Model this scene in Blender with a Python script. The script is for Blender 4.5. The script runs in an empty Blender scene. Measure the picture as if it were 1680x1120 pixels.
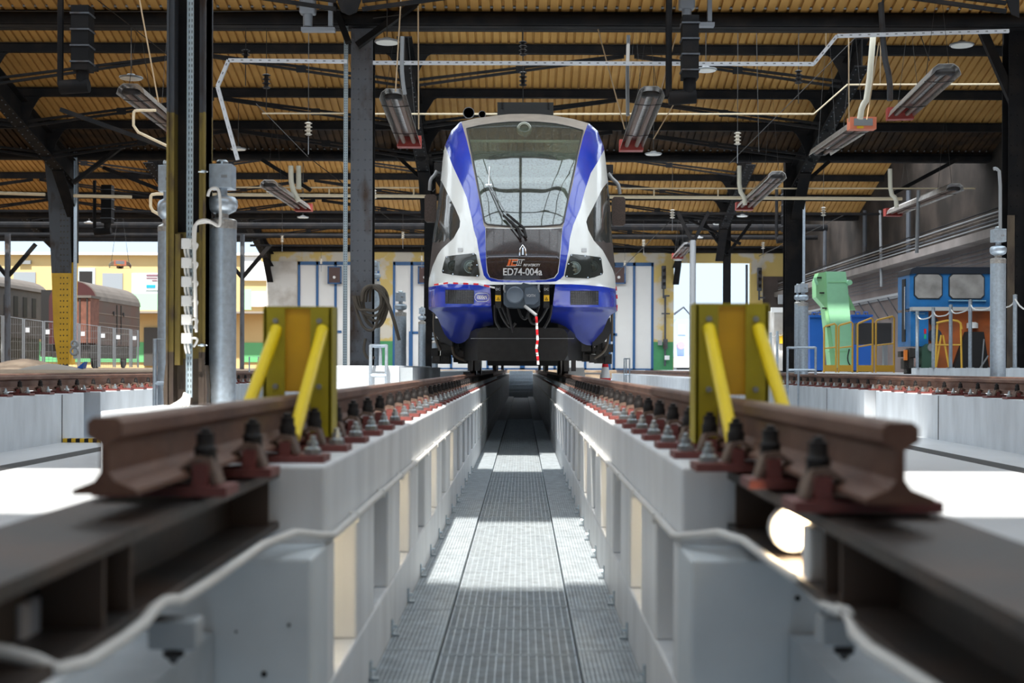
import bpy, math, random
from mathutils import Vector, Matrix
from mathutils.geometry import delaunay_2d_cdt
random.seed(7)
SC = bpy.context.scene
COL = SC.collection
# ---------------------------------------------------------------- camera
F = 2333.0; CAM = Vector((.055, 0, .10)); ROLL = math.radians(.2)
R_ = Vector((math.cos(ROLL), 0, math.sin(ROLL))); U_ = Vector((-math.sin(ROLL), 0, math.cos(ROLL)))
cd = bpy.data.cameras.new('camera'); cam = bpy.data.objects.new('camera', cd); COL.objects.link(cam)
cd.sensor_width = 36; cd.lens = F / 1680 * 36
cd.shift_x = -17 / 1680; cd.shift_y = 43 / 1680
cd.clip_start = .05; cd.clip_end = 600
cd.dof.use_dof = True; cd.dof.focus_distance = 19.6; cd.dof.aperture_fstop = 3.0
M = Matrix.Identity(4)
for i in range(3):
    M[i][0] = R_[i]; M[i][1] = U_[i]; M[i][2] = (0, -1, 0)[i]; M[i][3] = CAM[i]
cam.matrix_world = M
SC.camera = cam
def P(px, py, d):
    """world point seen at photo pixel (px,py) lying at distance d down the hall"""
    return CAM + R_ * ((px - 857) / F * d) + U_ * ((603 - py) / F * d) + Vector((0, d, 0))
# ---------------------------------------------------------------- world, sun, exposure
w = bpy.data.worlds.new('world'); SC.world = w; w.use_nodes = True
bg = w.node_tree.nodes['Background']; bg.inputs[0].default_value = (.70, .85, 1, 1); bg.inputs[1].default_value = 1.5
sd = bpy.data.lights.new('sun', 'SUN'); sun = bpy.data.objects.new('sun', sd); COL.objects.link(sun)
sd.energy = 11; sd.angle = math.radians(1.6); sd.color = (1, .95, .87)
sun.rotation_euler = Vector((.06, 1, -1.85)).to_track_quat('-Z', 'Y').to_euler()
sun.location = (0, -30, 60)
SKY_EMIT = 3.3
SC.view_settings.view_transform = 'Standard'; SC.view_settings.look = 'None'
SC.view_settings.gamma = 1; SC.view_settings.use_curve_mapping = False
SC.view_settings.exposure = -0.22
SC.cycles.max_bounces = 6; SC.cycles.diffuse_bounces = 4; SC.cycles.glossy_bounces = 3
SC.cycles.transmission_bounces = 4; SC.cycles.transparent_max_bounces = 8
SC.cycles.caustics_reflective = False; SC.cycles.caustics_refractive = False
SC.cycles.sample_clamp_indirect = 4; SC.cycles.use_denoising = True
# ---------------------------------------------------------------- materials
MATS = {}
def mat(name, col, rough=.6, metal=0, vary=0, scale=6, col2=None, bump=0, bscale=40, stretch=(1, 1, 1), emit=0, coat=0, th=(.4, .6), detail=4, spec=.5):
    if name in MATS: return MATS[name]
    m = bpy.data.materials.new(name); m.use_nodes = True; nt = m.node_tree; N = nt.nodes; L = nt.links
    b = N['Principled BSDF']; b.inputs['Roughness'].default_value = rough; b.inputs['Metallic'].default_value = metal
    b.inputs['Base Color'].default_value = (*col, 1); b.inputs['Specular IOR Level'].default_value = spec
    if coat: b.inputs['Coat Weight'].default_value = coat; b.inputs['Coat Roughness'].default_value = .06
    if emit: b.inputs['Emission Color'].default_value = (*col, 1); b.inputs['Emission Strength'].default_value = emit
    if vary or col2 or bump:
        g = N.new('ShaderNodeNewGeometry'); mp = N.new('ShaderNodeMapping'); mp.inputs['Scale'].default_value = stretch
        L.new(g.outputs['Position'], mp.inputs['Vector'])
    if vary or col2:
        n = N.new('ShaderNodeTexNoise'); n.inputs['Scale'].default_value = scale; n.inputs['Detail'].default_value = detail
        L.new(mp.outputs[0], n.inputs['Vector'])
        r = N.new('ShaderNodeValToRGB'); e = r.color_ramp.elements
        e[0].position, e[1].position = (th if col2 else (.25, .75))
        c2 = col2 if col2 else tuple(min(1, c * (1 + vary)) for c in col)
        c1 = col if col2 else tuple(c * (1 - vary) for c in col)
        e[0].color = (*c1, 1); e[1].color = (*c2, 1)
        L.new(n.outputs['Fac'], r.inputs[0]); L.new(r.outputs[0], b.inputs['Base Color'])
    if bump:
        n2 = N.new('ShaderNodeTexNoise'); n2.inputs['Scale'].default_value = bscale; n2.inputs['Detail'].default_value = 3
        L.new(mp.outputs[0], n2.inputs['Vector'])
        bp = N.new('ShaderNodeBump'); bp.inputs['Strength'].default_value = bump; bp.inputs['Distance'].default_value = .01
        L.new(n2.outputs['Fac'], bp.inputs['Height']); L.new(bp.outputs[0], b.inputs['Normal'])
    MATS[name] = m; return m
conc = mat('painted_concrete', (.58, .62, .66), .45, vary=.18, scale=4, bump=.15, stretch=(1, 1, .35))
conc_dk = mat('bare_concrete', (.36, .40, .43), .6, vary=.15, scale=4, bump=.2)
floor_m = mat('floor_paint', (.62, .64, .66), .32, vary=.08, scale=1.2)
cream = mat('niche_paint', (.62, .61, .57), .6, vary=.06)
rust = mat('rusty_rail', (.105, .045, .028), .55, metal=.25, col2=(.20, .105, .07), scale=9, bump=.3, stretch=(1, .3, 1), th=(.35, .7))
rust_top = mat('rail_top', (.24, .16, .125), .38, metal=.5, vary=.25, scale=8, stretch=(1, .25, 1), bump=.2)
beam_m = mat('dark_steel_beam', (.045, .040, .037), .5, metal=.4, col2=(.09, .055, .038), scale=3, bump=.2, th=(.4, .75))
redpl = mat('red_brown_plate', (.17, .042, .035), .5, vary=.2, scale=30)
clipm = mat('clip_steel', (.19, .13, .10), .5, metal=.4, vary=.3, scale=60)
capm = mat('black_cap', (.018, .016, .016), .5, spec=.25)
zinc = mat('zinc_bolt', (.55, .62, .66), .28, metal=.9)
galv = mat('galvanized_sheet', (.52, .60, .68), .38, metal=.72, vary=.16, scale=25, bump=.05)
grate = mat('grating_steel', (.60, .66, .70), .40, metal=.45, vary=.22, scale=14)
grate_dk = mat('grating_under', (.075, .11, .135), .45, metal=.4, vary=.2, scale=5)
yel = mat('buffer_yellow_shaded', (.42, .34, .004), .5, vary=.12, scale=5)  # darker copy of the strut yellow; shading of the posts put into the colour
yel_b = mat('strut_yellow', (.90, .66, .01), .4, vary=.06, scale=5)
ochre = mat('ochre_plate', (.74, .40, .003), .5, vary=.15, scale=6)
blk = mat('hall_steel', (.010, .010, .011), .75, metal=.0, col2=(.022, .018, .016), scale=2.5, bump=.2, th=(.45, .75), spec=.12)
blk2 = mat('grey_steel', (.085, .092, .105), .6, metal=.1, col2=(.05, .035, .028), scale=4, bump=.3, th=(.52, .7), stretch=(1, 1, .4), spec=.25)
brownst = mat('brown_steel', (.12, .09, .06), .6, metal=.2, col2=(.05, .035, .028), scale=5, bump=.4, th=(.4, .65), stretch=(1, 1, .4))
olive = mat('old_yellow_paint', (.22, .16, .035), .65, col2=(.09, .06, .035), scale=7, bump=.4, th=(.52, .66), stretch=(1, 1, .35))
colyel = mat('column_yellow', (.62, .36, .02), .5, vary=.15, scale=3)
roof_m = mat('ochre_roof_sheet', (.58, .33, .105), .6, vary=.16, scale=1.3, col2=(.42, .225, .065), th=(.3, .75), spec=.15)
white = mat('train_white', (.82, .83, .80), .25, coat=.6, vary=.02, scale=2)
blue = mat('train_blue', (.012, .045, .47), .22, coat=.8, vary=.1, scale=4)
blue_d = mat('train_blue_shaded', (.014, .028, .26), .3, coat=.6, vary=.15, scale=5)  # darker copy of the train blue; shade on the chin put into colour
bonnet = mat('train_bonnet', (.030, .018, .018), .22, coat=.6, vary=.3, scale=20)
tframe = mat('windscreen_surround', (.36, .31, .26), .5, vary=.15, scale=6)
concp = mat('pit_concrete_lit', (.76, .78, .80), .45, vary=.14, scale=4, bump=.12, stretch=(1, 1, .3))  # lighter copy of the concrete; sun bounced off the floor is in the colour
sidegl = mat('side_glass', (.05, .052, .05), .12, coat=.5)
sidepn = mat('side_panel', (.07, .055, .05), .4)
blackp = mat('black_plastic', (.014, .014, .015), .4, bump=.05)
under = mat('underframe', (.03, .027, .024), .6, vary=.4, scale=12, bump=.3)
coupm = mat('coupler_grey', (.055, .075, .10), .4, coat=.2)
chrome = mat('chrome', (.8, .8, .82), .12, metal=1)
greym = mat('mid_grey', (.25, .26, .27), .5)
pale = mat('pale_plastic', (.80, .80, .78), .4)
whitep = mat('white_pipe', (.72, .71, .68), .45, vary=.08, scale=5)
creamp = mat('cream_pipe', (.75, .62, .42), .5)
lampw = mat('lamp_glass', (.9, .9, .85), .4)
redm = mat('burner_red', (.32, .04, .03), .5)
redo = mat('burner_orange', (.75, .22, .12), .5)
redw = mat('red_tape', (.75, .02, .03), .4)
whw = mat('white_tape', (.85, .85, .85), .4)
refl = mat('aluminium_reflector', (.50, .48, .46), .35, metal=.9, vary=.35, scale=12, bump=.6, bscale=15)
tubebr = mat('tube_brown', (.14, .075, .05), .5, metal=.4)
rope = mat('rope', (.50, .36, .22), .8)
wire = mat('wire', (.03, .028, .026), .6)
door_w = mat('door_panel', (.74, .73, .70), .5, vary=.03, scale=1)
door_b = mat('door_blue', (.01, .09, .25), .4)
door_old = mat('old_plaster_yellow', (.62, .46, .16), .8, col2=(.60, .55, .46), scale=1.2, bump=.4, th=(.5, .58))
green_w = mat('green_paint', (.05, .26, .10), .6, vary=.1)
wall_y = mat('cream_wall', (.72, .51, .24), .8, vary=.05, scale=.4)
wall_br = mat('brown_wall', (.055, .042, .037), .85, col2=(.105, .08, .07), scale=.5, bump=.3, th=(.35, .7))
wall_wh = mat('dirty_white_wall', (.62, .60, .56), .8, col2=(.40, .36, .31), scale=1.2, th=(.45, .75))
sand = mat('sand_ground', (.15, .105, .07), .9, col2=(.30, .225, .155), scale=1.5, bump=.6, bscale=5, th=(.35, .65))
wag_r = mat('wagon_maroon', (.055, .010, .010), .7, vary=.2, scale=1)
wag_b = mat('wagon_brown', (.10, .076, .062), .8, col2=(.12, .065, .05), scale=.7, th=(.35, .65))
wag_roof = mat('wagon_roof', (.135, .115, .10), .8, vary=.15, scale=1)
wag_g = mat('coach_grey', (.11, .093, .082), .8, vary=.2, scale=1.2)
wood = mat('wood_red', (.17, .065, .042), .8, vary=.3, scale=4)
dk = mat('dark_void', (.012, .011, .011), .7)
gdoor = mat('grey_door', (.30, .33, .37), .6)
conv = mat('conveyor_green', (.28, .60, .36), .45, vary=.04)
conv2 = mat('conveyor_green_side', (.24, .52, .25), .5)
binb = mat('bin_blue', (.01, .085, .36), .4)
locb = mat('cab_blue', (.015, .16, .42), .4, vary=.25, scale=3)
locor = mat('cab_orange', (.50, .12, .025), .6, col2=(.30, .09, .03), scale=2.5, th=(.45, .7))
locdk = mat('cab_roof', (.012, .018, .03), .4)
paneg = mat('cab_pane', (.34, .32, .30), .12, coat=.4, vary=.35, scale=3)
railyel = mat('railing_yellow', (.62, .36, .04), .5)
bluej = mat('blue_label', (.05, .03, .35), .5)
hz_y = mat('hazard_yellow', (.75, .45, .01), .5)
off_g = mat('light_green', (.40, .80, .45), .6)
skym = mat('frosted_glazing', (.86, .94, 1), .5, emit=SKY_EMIT)
lampon = mat('glowing_lamp', (1, .80, .52), .4, emit=60)
bulkon = mat('glowing_bulkhead', (1, .82, .55), .4, emit=14)
locout = mat('pale_blue_loco', (.35, .5, .9), .4)
gravel = mat('gravel', (.10, .10, .11), .9, col2=(.35, .35, .36), scale=45, th=(.45, .55))
# windscreen glass: clear pane that also mirrors
gm = bpy.data.materials.new('windscreen_glass'); gm.use_nodes = True; nt = gm.node_tree; nt.nodes.clear()
o = nt.nodes.new('ShaderNodeOutputMaterial'); mx = nt.nodes.new('ShaderNodeMixShader'); tr = nt.nodes.new('ShaderNodeBsdfTransparent')
gl = nt.nodes.new('ShaderNodeBsdfGlossy'); gl.inputs['Roughness'].default_value = .03; gl.inputs['Color'].default_value = (.9, .97, 1, 1)
tr.inputs[0].default_value = (.62, .70, .62, 1); mx.inputs[0].default_value = .17
nt.links.new(tr.outputs[0], mx.inputs[1]); nt.links.new(gl.outputs[0], mx.inputs[2])
df = nt.nodes.new('ShaderNodeBsdfDiffuse'); df.inputs[0].default_value = (.30, .30, .25, 1)
nz = nt.nodes.new('ShaderNodeTexNoise'); nz.inputs['Scale'].default_value = 60; nz.inputs['Detail'].default_value = 2
rp = nt.nodes.new('ShaderNodeValToRGB'); rp.color_ramp.elements[0].position = .45; rp.color_ramp.elements[0].color = (.10, .10, .10, 1)
rp.color_ramp.elements[1].position = .8; rp.color_ramp.elements[1].color = (.4, .4, .4, 1)
nt.links.new(nz.outputs['Fac'], rp.inputs[0]); m2 = nt.nodes.new('ShaderNodeMixShader')
nt.links.new(rp.outputs[0], m2.inputs[0]); nt.links.new(mx.outputs[0], m2.inputs[1]); nt.links.new(df.outputs[0], m2.inputs[2])
nt.links.new(m2.outputs[0], o.inputs[0]); glassm = gm
# ---------------------------------------------------------------- mesh helpers
V = Vector
class MB:
    def __init__(s): s.v = []; s.f = []; s.sm = []
    def add(s, vs, fs, smooth=False):
        n = len(s.v); s.v += [tuple(q) for q in vs]
        for f in fs: s.f.append(tuple(i + n for i in f)); s.sm.append(smooth)
        return s
    def box(s, x0, x1, y0, y1, z0, z1):
        return s.add([(x0, y0, z0), (x1, y0, z0), (x1, y1, z0), (x0, y1, z0), (x0, y0, z1), (x1, y0, z1), (x1, y1, z1), (x0, y1, z1)],
              [(0, 3, 2, 1), (4, 5, 6, 7), (0, 1, 5, 4), (1, 2, 6, 5), (2, 3, 7, 6), (3, 0, 4, 7)])
    def cbox(s, c, sx, sy, sz): return s.box(c[0] - sx / 2, c[0] + sx / 2, c[1] - sy / 2, c[1] + sy / 2, c[2] - sz / 2, c[2] + sz / 2)
    def bev(s, x0, x1, y0, y1, z0, z1, b):
        """box whose four edges along y are chamfered and whose near face is inset"""
        pr = [(x0 + b, z0), (x1 - b, z0), (x1, z0 + b), (x1, z1 - b), (x1 - b, z1), (x0 + b, z1), (x0, z1 - b), (x0, z0 + b)]
        return s.prism(pr, y0, y1)
    def prism(s, pr, y0, y1):
        """polygon in (x,z) extruded along y"""
        n = len(pr)
        return s.add([(a, y0, c) for a, c in pr] + [(a, y1, c) for a, c in pr],
                     [tuple(range(n)), tuple(range(2 * n - 1, n - 1, -1))] + [(i, i + n, (i + 1) % n + n, (i + 1) % n) for i in range(n)])
    def prismx(s, pr, x0, x1):
        n = len(pr)
        return s.add([(x0, a, c) for a, c in pr] + [(x1, a, c) for a, c in pr],
                     [tuple(range(n)), tuple(range(2 * n - 1, n - 1, -1))] + [(i, i + n, (i + 1) % n + n, (i + 1) % n) for i in range(n)])
    def prismz(s, pr, z0, z1):
        n = len(pr)
        return s.add([(a, b, z0) for a, b in pr] + [(a, b, z1) for a, b in pr],
                     [tuple(range(n)), tuple(range(2 * n - 1, n - 1, -1))] + [(i, i + n, (i + 1) % n + n, (i + 1) % n) for i in range(n)])
    def bar(s, a, b, w, h, up=(0, 0, 1)):
        a = V(a); b = V(b); t = (b - a).normalized(); u = V(up)
        if abs(t.dot(u)) > .95: u = V((0, 1, 0))
        r = t.cross(u).normalized() * (w / 2); u = r.cross(t).normalized() * (h / 2)
        return s.add([a - r - u, a + r - u, a + r + u, a - r + u, b - r - u, b + r - u, b + r + u, b - r + u],
              [(0, 3, 2, 1), (4, 5, 6, 7), (0, 1, 5, 4), (1, 2, 6, 5), (2, 3, 7, 6), (3, 0, 4, 7)])
    def tube(s, pts, r, n=8, cap=True, r2=None):
        pts = [V(p) for p in pts]; m = len(pts); rings = []
        prev = None
        for i, p in enumerate(pts):
            t = (pts[min(i + 1, m - 1)] - pts[max(i - 1, 0)]).normalized()
            if prev is None:
                u = V((0, 0, 1)) if abs(t.z) < .9 else V((0, 1, 0))
            else: u = prev
            a = t.cross(u)
            if a.length < 1e-5: a = t.cross(V((1, 0, 0)))
            a.normalize(); u = a.cross(t).normalized(); prev = u
            rr = r if r2 is None else r + (r2 - r) * i / (m - 1)
            rings += [p + (a * math.cos(2 * math.pi * k / n) + u * math.sin(2 * math.pi * k / n)) * rr for k in range(n)]
        fs = [(i * n + k, i * n + (k + 1) % n, (i + 1) * n + (k + 1) % n, (i + 1) * n + k) for i in range(m - 1) for k in range(n)]
        if cap:
            fs += [tuple(range(n - 1, -1, -1)), tuple((m - 1) * n + k for k in range(n))]
        return s.add(rings, fs, True)
    def cyl(s, a, b, r, n=12, r2=None): return s.tube([a, b], r, n, True, r2)
    def lathe(s, prof, c, n=20, axis='z'):
        vs = []; m = len(prof)
        for r, h in prof:
            for k in range(n):
                a = 2 * math.pi * k / n
                if axis == 'z': vs.append((c[0] + r * math.cos(a), c[1] + r * math.sin(a), c[2] + h))
                else: vs.append((c[0] + r * math.cos(a), c[1] + h, c[2] + r * math.sin(a)))
        fs = [(i * n + k, i * n + (k + 1) % n, (i + 1) * n + (k + 1) % n, (i + 1) * n + k) for i in range(m - 1) for k in range(n)]
        fs += [tuple(range(n - 1, -1, -1)), tuple((m - 1) * n + k for k in range(n))]
        return s.add(vs, fs, True)
    def build(s, name, m, parent=None, bevel=0):
        me = bpy.data.meshes.new(name); me.from_pydata(s.v, [], s.f)
        me.polygons.foreach_set('use_smooth', s.sm); me.materials.append(m); me.update()
        ob = bpy.data.objects.new(name, me); COL.objects.link(ob)
        if parent is not None: ob.parent = parent
        if any(s.sm):
            try: me.set_sharp_from_angle(angle=math.radians(40))
            except Exception: pass
        if bevel:
            bm = ob.modifiers.new('bevel', 'BEVEL'); bm.width = bevel; bm.segments = 3; bm.limit_method = 'ANGLE'
        return ob
def smooth_path(pts, it=2):
    pts = [V(p) for p in pts]
    for _ in range(it):
        q = [pts[0]]
        for a, b in zip(pts, pts[1:]): q += [a * .75 + b * .25, a * .25 + b * .75]
        q.append(pts[-1]); pts = q
    return pts
def struct(ob, name=None):
    ob['kind'] = 'structure'
    if name: ob.name = name
    return ob
def tag(o, label, cat, group=None):
    o['label'] = label; o['category'] = cat
    if group: o['group'] = group
    return o
def thing(name, label, cat, loc=(0, 0, 0), group=None):
    o = bpy.data.objects.new(name, None); o.empty_display_size = .1; COL.objects.link(o); o.location = loc
    return tag(o, label, cat, group)
def dup(root, loc, label=None, group=None, rot=None, scale=None):
    r = root.copy(); COL.objects.link(r); r.location = loc
    if rot is not None: r.rotation_euler = (0, 0, rot)
    if scale is not None: r.scale = scale
    if label: r['label'] = label
    if group: r['group'] = group
    for ch in list(root.children):
        c = ch.copy(); COL.objects.link(c); c.parent = r
        for g in ch.children:
            d = g.copy(); COL.objects.link(d); d.parent = c
    return r
def text_mesh(body, size, extr=.0):
    cu = bpy.data.curves.new('txt', 'FONT'); cu.body = body; cu.size = size; cu.align_x = 'CENTER'; cu.align_y = 'CENTER'; cu.extrude = extr; cu.offset = .018
    ob = bpy.data.objects.new('txt', cu); COL.objects.link(ob)
    dg = bpy.context.evaluated_depsgraph_get(); me = bpy.data.meshes.new_from_object(ob.evaluated_get(dg))
    vs = [v.co.copy() for v in me.vertices]; fs = [tuple(p.vertices) for p in me.polygons]
    bpy.data.objects.remove(ob); bpy.data.curves.remove(cu); bpy.data.meshes.remove(me)
    return vs, fs
ORD = ['first', 'second', 'third', 'fourth', 'fifth', 'sixth', 'seventh', 'eighth', 'ninth', 'tenth', 'eleventh', 'twelfth']
# ================================================================ SETTING
# --- central pit walls with niches
PW = .526; PO = 1.03; ZC = -.19; ZT = -.43; ZB = -.86; ZF = -1.10; SF = -.70
N0, NW, NP = 4.42, .60, 1.18
def pitwall(sgn, name):
    m = MB()
    def b(xa, xb, y0, y1, z0, z1):
        xa, xb = sgn * xa, sgn * xb; m.box(min(xa, xb), max(xa, xb), y0, y1, z0, z1)
    b(PW, PO, 4.2, 75, ZT, ZC); b(PW, PO, 4.2, 75, -1.4, ZB)
    b(PW + .38, PO, 4.2, 75, ZB, ZT)
    y = 4.2; k = 0
    while y < 62:
        y1 = N0 + k * NP
        b(PW, PW + .38, y, y1, ZB, ZT); y = y1 + NW; k += 1
    b(PW, PW + .38, y, 75, ZB, ZT)
    return struct(m.build(name, concp, bevel=.012))
for sgn, nm in ((-1, 'wall_left_block'), (1, 'wall_right_block')):
    m = MB(); m.box(*sorted((sgn * (PW - .01), sgn * PO)), 3.87, 4.2, -1.4, -.42); struct(m.build(nm, mat('block_concrete_shaded', (.60, .65, .68), .55, vary=.08, scale=5), bevel=.012))  # darker than the pit walls; shade of the front face is in the colour
wl = pitwall(-1, 'wall_left'); wr = pitwall(1, 'wall_right')
# floors
m = MB(); m.box(-PW, PW, -1, 80, -1.45, -1.30); struct(m.build('floor_pit', conc_dk))
for sgn, nm in ((-1, 'floor_side_left'), (1, 'floor_side_right')):
    m = MB(); xa, xb = sorted((sgn * PO, sgn * 4.80)); m.box(xa, xb, -3, 78, SF - .3, SF); struct(m.build(nm, floor_m))
# gutters in the side floors
for sgn, nm in ((-1, 'left'), (1, 'right')):
    m = MB(); xa, xb = sorted((sgn * 3.92, sgn * 4.12))
    m.box(xa, xb, 5, 75, SF - .004, SF + .003)
    tag(m.build('floor_drain', dk), 'long dark drain channel set in the pale floor on the %s' % nm, 'drain')
# track bed walls at both sides
def bedwall(sgn, niches, nm):
    m = MB(); xa = 4.77
    def b(x0, x1, y0, y1, z0, z1):
        x0, x1 = sgn * x0, sgn * x1; m.box(min(x0, x1), max(x0, x1), y0, y1, z0, z1)
    b(xa + .3, xa + .6, 2, 75, SF - .3, ZC - .02)
    y = 2
    for a, c in niches: b(xa, xa + .3, y, a, SF - .3, ZC); y = c
    b(xa, xa + .3, y, 75, SF - .3, ZC); b(xa + .3, 7.0, 2, 75, ZC - .3, ZC)
    return struct(m.build(nm, conc, bevel=.01))
bedwall(-1, [(15.66, 16.27), (26, 26.6)], 'wall_left_track'); bedwall(1, [(18.97, 19.6), (29, 29.6)], 'wall_right_track')
for sgn, ys, nm in ((-1, (9.3, 12.2, 14.9, 18.6, 21), 'left'), (1, (10.8, 13.2, 16.1, 22), 'right')):
    m = MB()
    for y in ys: m.box(*sorted((sgn * 4.766, sgn * 4.771)), y, y + .015, SF, ZC - .01)
    struct(m.build('trim_joint_' + nm, dk))
m = MB(); m.box(-60, -7.0, 2, 140, -.4, .0); m.box(-20, 20, 78, 140, -.5, -.04); struct(m.build('ground_left', sand))
m = MB(); m.box(7.0, 40, 2, 140, -.4, -.02); struct(m.build('floor_right', floor_m))
m = MB(); m.box(-7, 7, -14, 2, -1.6, -1.45); m.box(-60, -4.8, -14, 2, -1, -.7); m.box(4.8, 20, -14, 2, -1, -.7); struct(m.build('floor_rear', conc_dk))
m = MB(); m.box(-4.75, -3.3, 7.4, 8.9, SF, SF + .025); tag(m.build('gravel_patch', gravel), 'patch of dark gravel on the pale floor at the left edge', 'gravel')['kind'] = 'stuff'
# niches lamps (every second niche)
for sgn, ks in ((-1, (0, 2, 4, 6)), (1, (1, 3, 5))):
    for k in ks:
        y = N0 + k * NP
        t = thing('pit_lamp', 'small warm niche lamp in the %s niche of the %s pit wall' % (ORD[k], 'left' if sgn < 0 else 'right'), 'lamp', (sgn * (PW + .2), y + .02, -.55))
        MB().cbox((0, .01, 0), .12, .05, .10).build('lamp_base', pale, t)
        MB().cbox((0, .045, 0), .09, .02, .07).build('lamp_glass', lampon, t)
# --- rear wall of hall with a wide opening, side walls
m = MB(); m.box(-28, -3, -10.3, -10, -1, 8); m.box(3, 13, -10.3, -10, -1, 8); m.box(-3, 3, -10.3, -10, 4.6, 8); struct(m.build('wall_rear', wall_br))
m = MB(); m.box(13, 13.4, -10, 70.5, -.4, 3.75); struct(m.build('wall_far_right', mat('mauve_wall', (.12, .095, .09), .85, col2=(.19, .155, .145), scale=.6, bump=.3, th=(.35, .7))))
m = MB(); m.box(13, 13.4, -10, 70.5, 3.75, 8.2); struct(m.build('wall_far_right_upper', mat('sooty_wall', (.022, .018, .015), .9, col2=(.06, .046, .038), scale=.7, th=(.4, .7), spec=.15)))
m = MB(); m.box(12.5, 13, 20, 70.4, 3.62, 3.86); struct(m.build('trim_ledge', mat('ledge_paint', (.22, .19, .175), .8, vary=.3, scale=1)))
m = MB(); m.box(-28.4, -28, -10, 56, -.4, 8.2); struct(m.build('wall_far_left', wall_br))
# --- far wall
FD = 70.5
def xw(px): return CAM.x + (px - 857) / F * FD
def zw(py, px=857): return P(px, py, FD).z
DT = 5.33
m = MB()
m.box(xw(428), 13, FD, FD + .4, DT, 6.6)
for a, b in ((437, 488), (622, 645), (1071, 1105), (1231, 1330)): m.box(xw(a), xw(b), FD, FD + .4, 0, DT)
struct(m.build('wall_back', door_old))
m = MB(); m.box(xw(437), xw(487), FD - .06, FD, 0, DT); struct(m.build('wall_back_pier', wall_wh))
for k, (a, b, h) in enumerate(((1072, 1104, 560), (623, 644, 560))):
    m = MB(); m.box(xw(a), xw(b), FD - .05, FD, 0, zw(h)); struct(m.build('trim_%d' % (k + 1), green_w))
m = MB(); m.box(xw(1251), xw(1300), FD - .05, FD, 0, zw(452)); struct(m.build('trim_3', wall_br))
# doors: (x0, x1, dividers)
def bigdoor(n, x0, x1, divs, low=None):
    m = MB(); m.box(xw(x0), xw(x1), FD + .05, FD + .15, 0, DT); d = struct(m.build('door_%d' % n, door_w))
    f = MB(); f.box(xw(x0), xw(x1), FD - .02, FD + .05, DT - .17, DT); f.box(xw(x0), xw(x1), FD - .02, FD + .05, 0, .08)
    for q in divs: f.box(xw(q) - .06, xw(q) + .06, FD - .02, FD + .05, 0, DT)
    if low:
        a, b, t = low; f.box(xw(a), xw(b), FD - .02, FD + .05, zw(t) - .06, zw(t) + .06)
        f.box(xw(a) - .1, xw(a) + .06, FD - .025, FD + .05, 0, zw(t) + .06)
    f.build('door_frame', door_b, d); return d
bigdoor(1, 488, 622, (490, 520, 550, 587, 620), (546, 560, 545)); bigdoor(2, 645, 857, (646, 675, 704, 740, 800, 855), (674, 704, 546)); bigdoor(3, 857, 1071, (859, 910, 960, 1007, 1040, 1070), (1000, 1012, 548))
for sgn, px in ((-1, 549), (-1, 697), (1, 1015)):
    m = MB(); m.cbox(P(px, 451, FD - .3), .55, .12, .75); t = tag(m.build('sign_board', mat('board_brown', (.07, .03, .025), .5)), {549: 'brown square board with blue rim hanging before the left hall door', 697: 'brown board hanging left of the train beside the centre door', 1015: 'brown square board hanging right of the train before the door'}[px], 'board')
    f = MB(); c = P(px, 451, FD - .28)
    for dx, dz, sx, sz in ((-.31, 0, .07, .85), (.31, 0, .07, .85), (0, .4, .69, .07), (0, -.4, .69, .07)): f.cbox((c.x + dx, c.y, c.z + dz), sx, .12, sz)
    f.build('rim', door_b, t)
    MB().cyl(c + V((0, -.1, -.12)), c + V((0, -.17, -.12)), .07).build('lamp', pale, t)
# --- yellow building outside to the left
BD = 95
def bx(m, x0, y0, x1, y1, d0, d1):
    a = P(x0, y0, d0); b = P(x1, y1, d0); m.box(min(a.x, b.x), max(a.x, b.x), d0, d1, min(a.z, b.z), max(a.z, b.z)); return m
B = thing('office_building', 'cream two storey building with green balcony seen behind the old wagons', 'building', (-25, BD, 0))
def bpart(name, m_, rects, d0, d1, parent=None):
    m = MB()
    for r in rects: bx(m, *r, d0, d1)
    m.v = [(x + 25, y - BD, z) for x, y, z in m.v]
    return m.build(name, m_, parent or B)
bpart('wall', wall_y, [(-60, 418, 445, 606)], BD, BD + 6)
bpart('parapet', whitep, [(-60, 413, 445, 419)], BD - .4, BD + 6)
for r in ((-10, 440, 8, 482), (22, 446, 58, 482), (168, 448, 201, 486)): bpart('door', gdoor, [r], BD - .12, BD)
f = bpart('window', mat('window_frame_white', (.45, .5, .52), .5), [(124, 439, 156, 486)], BD - .1, BD); bpart('pane', dk, [(130, 445, 151, 484)], BD - .14, BD - .1)
bpart('vent_grille', greym, [(31, 427, 50, 433)], BD - .2, BD)
bpart('notice_board', mat('board_white', (.66, .70, .76), .5), [(216, 448, 268, 482)], BD - .15, BD)
bpart('poster', whw, [(239, 449, 260, 476)], BD - .2, BD - .15); bpart('poster_band', mat('poster_blue', (.02, .35, .62), .5), [(240, 467, 255, 472)], BD - .23, BD - .2)
bpart('poster_heading', mat('poster_ink', (.25, .12, .16), .5), [(240, 450, 259, 453), (240, 455, 258, 457), (249, 459, 258, 461)], BD - .23, BD - .2)
bpart('balcony_slab', mat('slab_grey', (.30, .26, .22), .8), [(-60, 509, 445, 514)], BD - 1.6, BD)
for r in ((206, 481, 290, 509), (395, 474, 412, 508), (-60, 489, 100, 509)): bpart('balcony_rail', off_g, [r], BD - 1.6, BD - 1.5)
for r in ((-60, 560, 236, 594), (396, 562, 445, 594)): bpart('green_band', mat('green_dado', (.14, .48, .20), .6), [r], BD - .1, BD)
bpart('door', mat('dark_door', (.07, .065, .06), .5), [(236, 537, 270, 600)], BD - .15, BD)
bpart('door', mat('orange_panel', (.55, .13, .04), .6), [(330, 451, 345, 520)], BD - .2, BD)
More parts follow.
